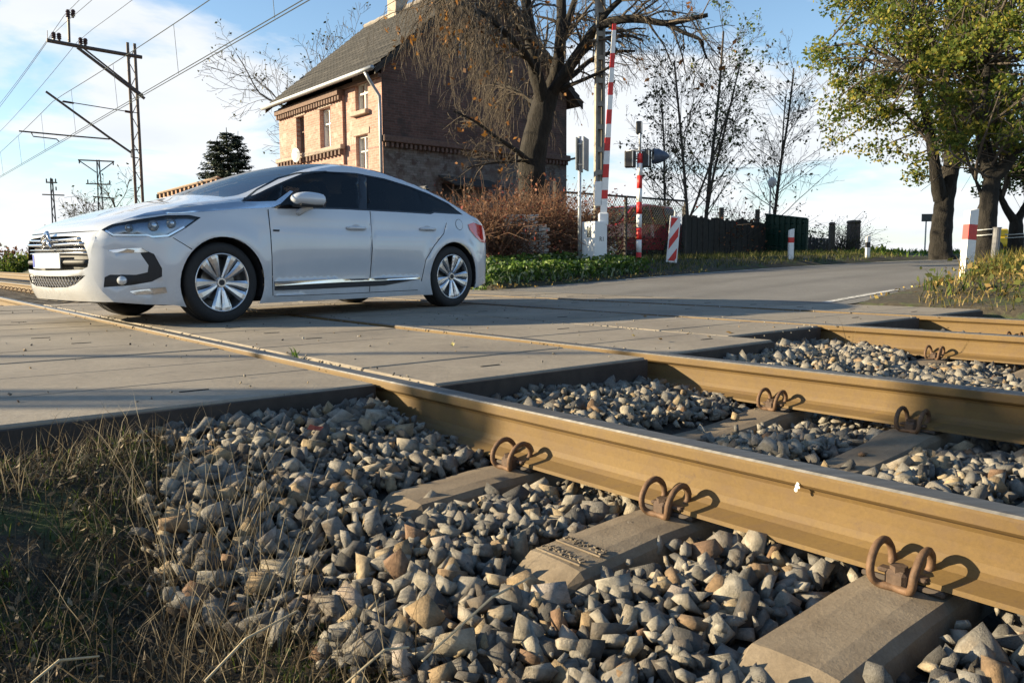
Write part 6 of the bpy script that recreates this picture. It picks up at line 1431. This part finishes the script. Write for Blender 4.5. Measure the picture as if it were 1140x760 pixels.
# ---- shrubs
def shrub(name,lab,c,dims,nst,nlf,lm,stemm,seed,size=.06,up=.5,cat='shrub',group=None,zc=None,leaf_asp=.6):
    rs=np.random.default_rng(seed); base=np.array([c[0],c[1],gz(c[0],c[1])-.05 if zc is None else zc]); e=empty(name,tuple(base),lab,cat,group); brs=[]; ends=[]; ca,sa=math.cos(dims[3]) if len(dims)>3 else 1,math.sin(dims[3]) if len(dims)>3 else 0
    for i in range(nst):
        u,v=rs.uniform(-.5,.5,2); x,y=u*dims[0],v*dims[1]; p=np.array([x*ca-y*sa,x*sa+y*ca,0.]); h=dims[2]*rs.uniform(.55,1.1)*(1-.5*abs(u*2)**3); d=unit(np.array([rs.normal()*(1-up),rs.normal()*(1-up),1.])); pts=[p]
        for j in range(4): d=unit(d+rs.normal(size=3)*.25+np.array([0,0,-.10*j])); pts.append(pts[-1]+d*h/4)
        brs.append((pts,[.012,.010,.008,.006,.003],3)); ends.append(pts)
    if nst: tag(link('stems',tubes_mesh('stems',brs,stemm),e),kind='stuff')
    P=[]
    for _ in range(nlf):
        q=ends[rs.integers(len(ends))]; j=rs.integers(1,5); P.append(q[j]+rs.normal(size=3)*.07)
    if P: tag(link('leaves',leaf_cloud('leaves',np.array(P),size,lm,rs,asp=leaf_asp),e),kind='stuff')
    return e
LF_DRY=leafm('dry_hedge_leaf',[(0,(.07,.028,.018)),(.5,(.16,.068,.038)),(.85,(.25,.13,.065)),(1,(.24,.04,.03))],.3); STEM_DRY=simple('dry_hedge_stem',(.17,.095,.058),.9,var=.5,scale=6)
LF_RED=leafm('wine_leaf',[(0,(.08,.02,.02)),(.6,(.20,.045,.04)),(1,(.28,.10,.06))],.3)
HA=math.atan2(nD[1],nD[0])
for px,s,L,h,lm,lab,sd in ((527,13.0,1.7,1.55,LF_DRY,'tall dry brown hedge beside the rear of the white car',71),(565,13.1,1.9,1.72,LF_DRY,'tall dry brown hedge with rusty leaves below the big bare tree',72),(603,13.3,1.6,1.75,LF_DRY,'reddish dry hedge in front of the bare tree trunk',73),(628,13.5,1.0,1.75,LF_RED,'wine red creeper bush at the fence post',74)):
    x,y=on_line(px,s); shrub('hedge',lab,(x,y),(L*1.1,.9,h*1.2,HA),900,4200,lm,STEM_DRY,sd,.075,.55,'hedge','dry hedge along the garden')
# whitewashed brick pile among the hedge
x,y=on_line(583,12.55); bp=empty('brick_pile',(x,y,gz(x,y)-.03),'stack of whitish bricks half hidden in the dry hedge','bricks'); bmm=MB(); bmm.box((0,0,0),(.235,.11,.066),bev=.005); bme=bmm.mesh('brick',simple('old_white_brick',(.48,.45,.41),.9,var=.35,scale=14)); bme2=bmm.mesh('brick',simple('old_yellow_brick',(.45,.33,.18),.9,var=.3,scale=14))
for r_ in range(16):
    for c in range(3+ (0 if r_>12 else 1)):
        o=link('brick',bme2 if r_==1 and c in (1,2) else bme,bp); o.location=((c-1.5)*.245+(.06 if r_%2 else 0)+rng.uniform(-.02,.02),rng.uniform(-.03,.03),.036+r_*.071); o.rotation_euler=(0,0,rng.uniform(-.1,.1))
for px,s,L,h,lab,sd in ((800,15.4,2.6,2.2,'tangled bare shrub rising above the dark fence boards',75),(836,15.5,2.,2.35,'brownish tangled shrub above the fence beside the green gate',76),(905,17.5,1.6,1.55,'dark evergreen bush above the low board fence',77)):
    x,y=on_line(px,s); shrub('bush',lab,(x,y),(L,1.2,h,HA),160,1500 if px>900 else 800,LF_DK if px>900 else LF_DRY,BARK_T,sd,.10,.5,'bush')
for px,s,lab,sd in ((650,19.5,'dark bush behind the parked red car near the house corner',86),(705,20.,'dark tangled bush behind the windows of the red car',87),(745,20.,'dark bush behind the wire mesh near the board fence',88)):
    x,y=on_line(px,s); shrub('bush',lab,(x,y),(3.4,1.4,1.5,HA),140,2600,LF_DK,BARK_T,sd,.13,.5,'bush')
x,y=on_line(938,15.1); shrub('vine','tangle of bare vines hanging between the two gate posts',(x,y),(1.3,.5,1.9,HA),230,700,LF_DK,BARK_T,78,.07,.2,'vine')
p=at_y(975,287,75.); shrub('bush','small round green bush on the skyline of the field',(p[0],p[1]),(4.,3.,1.1),60,2500,LF_GR,BARK_T,79,.35,.5,'bush')
p=at_y(15,292,50.); 
for px,Y,h,lab,sd in ((6,55,2.2,'brownish bush on the far left beyond the tracks',80),(22,50,1.7,'dark green bush beyond the tracks in front of the far tower',81),(38,52,1.6,'low yellowish bush beyond the tracks by the car nose',82),(-20,56,2.4,'tall scrub beyond the tracks',83)):
    p=at_y(px,295,Y); shrub('bush',lab,(p[0],p[1]),(3.2,2.,h),90,2600,LF_GR if sd==81 else LF_DRY if sd!=82 else LF_YG,BARK_T,sd,.22,.5,'bush',zc=-.25)
# ================================================================ GRASS AND WEEDS
def blades(name,root,L,wid,lean,mat,rs,seg=4,curl=.6,parent=None,dirs=None,flat=None):
    """root (n,3), L (n,), one bent ribbon each"""
    n=len(root); a=rs.random(n)*2*math.pi; d=np.stack([np.cos(a),np.sin(a),np.zeros(n)],1) if dirs is None else dirs; side=np.stack([-d[:,1],d[:,0],np.zeros(n)],1); pts=[]; th=np.abs(rs.normal(size=n))*lean+.05; p=root.copy(); st=L/seg; V=[]
    tw=rs.uniform(-.6,.6,n)
    for k in range(seg+1):
        w=(wid*(1-(k/seg)**1.5*.92))[:,None]
        sd=side*np.cos(tw*k)[:,None]+d*np.sin(tw*k)[:,None]
        V.append(p-sd*w/2); V.append(p+sd*w/2)
        ang=th+curl*(k/seg)*rs.uniform(.4,1.4,n); stp=np.stack([d[:,0]*np.sin(ang),d[:,1]*np.sin(ang),np.cos(ang)],1)*st[:,None]; p=p+stp
    V=np.stack(V,1).reshape(-1,3); m=2*(seg+1); base=(np.arange(n)*m)[:,None]; F=np.concatenate([base+np.array([[2*k,2*k+1,2*k+3,2*k+2]]) for k in range(seg)],0)
    me=np_mesh(name,V,F,mat,False,{'tint':np.repeat(rs.random(n),m)}); o=link(name,me,parent); return o
DRYG=leafm('dry_grass',[(0,(.018,.015,.010)),(.5,(.055,.042,.026)),(.85,(.13,.10,.06)),(1,(.36,.29,.18))],.3); GRNG=leafm('green_grass',[(0,(.02,.04,.008)),(.5,(.06,.10,.016)),(1,(.15,.18,.03))],.35); FIELDG=leafm('field_green',[(0,(.04,.09,.015)),(.6,(.09,.16,.025)),(1,(.17,.23,.04))],.35)
rs=np.random.default_rng(77)
def scatter(n,s0,s1,D0,D1_,dens=None):
    S=rs.uniform(s0,s1,n*3); Dd=rs.uniform(D0,D1_,n*3); out=[]
    for s,D in zip(S,Dd):
        if dens is not None and rs.random()>dens(s,D): continue
        p=SD(s,D,ground_z(s,D)-.01); out.append(p)
        if len(out)>=n: break
    return np.array(out)
def near_ok(s,D):
    e=ballast_edge(s)+.03
    if s>2.80 : return 0.
    x,y,_=SD(s,D); 
    if y<.35: return 0.
    return (1. if D<e else max(0,.30-(D-e)*1.6))*(.35+.65*(fbm(s*3.3,D*3.3)>.44))
# matted dead grass, short green tufts, tall dry stalks
r=scatter(34000,-.2,2.80,-1.7,.95,near_ok); o=blades('dead_grass',r,rs.uniform(.03,.15,len(r)),np.full(len(r),.0022),1.0,DRYG,rs,3,1.7); tag(o,'matted short dead grass covering the bank beside the ballast','grass',kind='stuff')
r=scatter(8000,.2,2.80,-1.7,.85,lambda s,D:near_ok(s,D)*(fbm(s*2.1+9,D*2.1)>.52)); o=blades('green_grass',r,rs.uniform(.02,.07,len(r)),np.full(len(r),.0035),.5,GRNG,rs,3,.8); tag(o,'small green grass tufts on the dark bank beside the ballast','grass',kind='stuff')
lit=scatter(9000,-.2,2.80,-1.7,.9,near_ok); lit[:,2]+=rs.uniform(.0,.05,len(lit)); tag(link('dead_leaf_litter',leaf_cloud('dead_leaf_litter',lit,.026,leafm('litter_bits',[(0,(.02,.016,.011)),(.5,(.07,.05,.03)),(.9,(.17,.12,.07)),(1,(.30,.24,.15))],.1),rs,flat=.5,asp=.35)),'litter of dead leaf scraps and thatch on the dark bank','litter',kind='stuff')
cl=[]
for (px,py,n,h) in ((215,640,40,.38),(250,600,34,.36),(235,560,20,.32),(285,600,10,.30),(315,650,8,.30),(190,560,16,.26),(160,600,14,.28),(265,700,26,.30),(300,745,14,.28),(400,750,16,.26),(430,730,8,.30),(125,470,60,.16),(105,500,50,.14),(140,520,40,.16),(95,570,40,.15),(60,690,24,.22),(20,600,26,.2),(170,720,22,.25),(330,690,10,.24),(350,600,5,.2),(285,640,14,.26),(230,700,20,.3)):
    q=at_z(px,py,-.24 if py>540 else -.14); s,D=toSD(q[0],q[1])
    for _ in range(n):
        ss,DD=s+rs.normal()*.06,D+rs.normal()*.06; cl.append((*SD(ss,DD,ground_z(ss,DD)-.01),h*rs.uniform(.5,1.25)))
cl=np.array(cl); STALK=leafm('pale_stalk',[(0,(.06,.045,.027)),(.5,(.15,.115,.068)),(1,(.42,.35,.23))],.3); o=blades('dry_stalks',cl[:,:3],cl[:,3],np.full(len(cl),.0024),.22,STALK,rs,5,.7); tag(o,'tall dry grass stalks standing at the edge of the ballast','grass',kind='stuff')
# single long fallen straws
for k,(a,b,lab) in enumerate((((590,643),(470,735),'long pale straw lying across the ballast against the lettered sleeper'),((455,720),(385,760),'short bent straw lying on the ballast stones'),((35,760),(110,730),'thick pale straw lying in the dark grass bank'),((228,758),(330,680),'long thin straw leaning over the grass bank edge'))):
    p0=Vector(at_z(*a,-.19)); p1=Vector(at_z(*b,-.21)); mb=MB(); mb.tube([p0,p0.lerp(p1,.4)+Vector((0,0,.02)),p1],[.0022,.0026,.002],5); o=mb.obj('straw',simple('pale_straw',(.42,.34,.21),.8,var=.25,scale=30)); tag(o,lab,'straw')
# off-picture weeds on the bank that shade the corner
c=[]
for _ in range(2600):
    x=rs.uniform(-3.6,-1.25); y=rs.uniform(.1,1.75); s,D=toSD(x,y)
    if x/y>-.76 or s>2.6: continue
    c.append((x,y,ground_z(s,D)-.01))
c=np.array(c); o=blades('tall_weeds',c,rs.uniform(.14,.34,len(c)),np.full(len(c),.006),.25,DRYG,rs,4,.5); tag(o,'thicket of tall dry weeds out of view, added to shade the bank corner','weeds',kind='stuff')
# weeds in the joints
for (px,py,D,lab) in ((328,396,1.74,'small yellow green weed growing in the rail groove of the deck'),(945,372,5.0,'thin dry weed standing in the ballast beside the second track')):
    p=at_D(px,py,D); n=9 if D<2 else 6; rt=np.tile(np.array([p[0],p[1],p[2]-.02 if D<2 else -.17]),(n,1))+rs.normal(size=(n,3))*np.array([.012,.012,0]); o=blades('weed',rt,rs.uniform(.05,.09,n) if D<2 else rs.uniform(.2,.42,n),np.full(n,.012 if D<2 else .004),.5 if D<2 else .12,FIELDG if D<2 else DRYG,rs,4,.9 if D<2 else .3); tag(o,lab,'weed')
p=at_D(1120,433,3.6); rt=np.tile(np.array([p[0],p[1],-.17]),(140,1))+rs.normal(size=(140,3))*np.array([.09,.09,.01]); o=blades('weed',rt,rs.uniform(.03,.09,140),np.full(140,.007),.6,FIELDG,rs,3,.8); tag(o,'green weed patch in the ballast between the two tracks','weed',kind='stuff')
# verge on the left of the road: low green leafy plants, then thin grass
def verge(n,D0,D1_,s0,s1,h0,h1,wid,mat,name,lab,lean=.5,curl=.8,dens=None):
    r=scatter(n,s0,s1,D0,D1_,dens); o=blades(name,r,rs.uniform(h0,h1,len(r)),np.full(len(r),wid),lean,mat,rs,3,curl); return tag(o,lab,'grass',kind='stuff')
vl=lambda s,D: 1. if s>road_left(D)+.05+.25*fbm(s*2,D*2) else 0.
verge(2200,8.3,12.2,10.2,13.2,.10,.28,.02,FIELDG,'verge_plants','lush low green plants along the road edge in front of the hedge',.55,.9,vl)
verge(1500,8.3,12.2,10.2,12.9,.10,.28,.045,leafm('pale_leaf',[(0,(.14,.19,.10)),(1,(.30,.36,.24))],.3),'verge_plants','pale silvery leaves among the green plants at the road edge',.8,.9,vl)
verge(6500,11.,24.,10.2,14.4,.06,.22,.016,leafm('mixed_verge_grass',[(0,(.03,.045,.01)),(.5,(.08,.10,.02)),(1,(.24,.20,.08))],.3),'verge_grass','short mixed grass along the fence beside the road',.5,.9,vl)
# verge on the right: taller dead and green growth with fallen leaves
vr=lambda s,D: (1. if s<road_right(D)-.25-.2*fbm(s*2,D*2)-.5*sst(10.,8.9,D) else 0.)
verge(15000,8.5,18.,-4.,5.2,.06,.20,.010,leafm('tangled_verge',[(0,(.05,.05,.016)),(.4,(.12,.115,.03)),(.7,(.24,.16,.055)),(1,(.34,.27,.12))],.3),'verge_grass','tangled brownish green growth on the verge around the red banded post',.5,1.,vr)
verge(6000,9.2,20.,-5.,5.,.08,.24,.018,GRNG,'verge_plants','green weeds on the verge below the roadside trees',.4,.9,lambda s,D:vr(s,D)*(fbm(s*1.2,D*1.2)>.48))
verge(1200,11.2,14.,3.2,5.0,.18,.42,.016,leafm('verge_dock',[(0,(.06,.06,.02)),(.6,(.15,.15,.03)),(1,(.30,.20,.05))],.3),'verge_plants','tall dry dock stems around the foot of the red banded post',.3,.7,vr)
gl=[]
for _ in range(9000):
    D=rs.uniform(8.2,12.6); s=rs.uniform(10.2,13.)
    if vl(s,D)>0: 
        hh=.10+.32*fbm(s*2.2,D*2.2); gl.append(SD(s,D,ground_z(s,D)+rs.random()**.6*hh))
tag(link('verge_leaves',leaf_cloud('verge_leaves',np.array(gl),.085,leafm('verge_leaf',[(0,(.03,.07,.012)),(.55,(.08,.15,.02)),(.85,(.17,.23,.05)),(1,(.42,.46,.34))],.35),rs,asp=.7)),'broad green and silvery leaves of low plants along the road edge','plants',kind='stuff')
wl=[]
for _ in range(7000):
    D=rs.uniform(8.9,17.); s=rs.uniform(-4,5.)
    if vr(s,D)>0 and fbm(s*1.7,D*1.7)>.40: wl.append(SD(s,D,ground_z(s,D)+rs.uniform(.01,.26)*fbm(s*1.7,D*1.7)*1.6))
tag(link('verge_weeds',leaf_cloud('verge_weeds',np.array(wl),.075,leafm('weed_leaf',[(0,(.04,.06,.015)),(.5,(.12,.13,.03)),(.8,(.26,.17,.06)),(1,(.36,.27,.10))],.3),rs)),'broad leaved weeds and dry stems covering the verge under the roadside trees','weeds',kind='stuff')
bl=scatter(5000,.0,2.8,-1.7,.85,lambda s,D:near_ok(s,D)*(fbm(s*2.6+4,D*2.6)>.5)); bl[:,2]+=rs.uniform(0,.035,len(bl))
tag(link('moss_and_clover',leaf_cloud('moss_and_clover',bl,.017,leafm('moss_leaf',[(0,(.012,.022,.005)),(.6,(.04,.065,.012)),(1,(.10,.12,.02))],.3),rs,asp=.8)),'low dark green moss and clover leaves on the shaded bank','moss',kind='stuff')
fl=[]
for _ in range(1600):
    D=rs.uniform(8.9,15.); s=rs.uniform(-2,5.); 
    if s<road_right(D)-.1: fl.append(SD(s,D,ground_z(s,D)+rs.uniform(.005,.05)))
for _ in range(260):
    D=rs.uniform(8.4,14.); fl.append(SD(road_left(D)+rs.uniform(-.25,.3),D,far_rise(D)+rs.uniform(.01,.08)))
tag(link('fallen_leaves',leaf_cloud('fallen_leaves',np.array(fl),.055,leafm('fallen_yellow_leaf',[(0,(.16,.09,.03)),(.6,(.36,.24,.06)),(1,(.50,.40,.14))],.2),rs,flat=.8)),'scattered yellow and brown leaves fallen along both road verges','leaves',kind='stuff')
# field crop at the far end
r=scatter(6000,-6.,14.,24.,44.,lambda s,D:1. if (s<road_right(D)-.3 or s>road_left(D)+.3) else 0.); o=blades('field_crop',r,rs.uniform(.10,.26,len(r)),np.full(len(r),.06),.5,FIELDG,rs,2,.8); tag(o,'bright green crop of the field beyond the road bend','crop',kind='stuff')
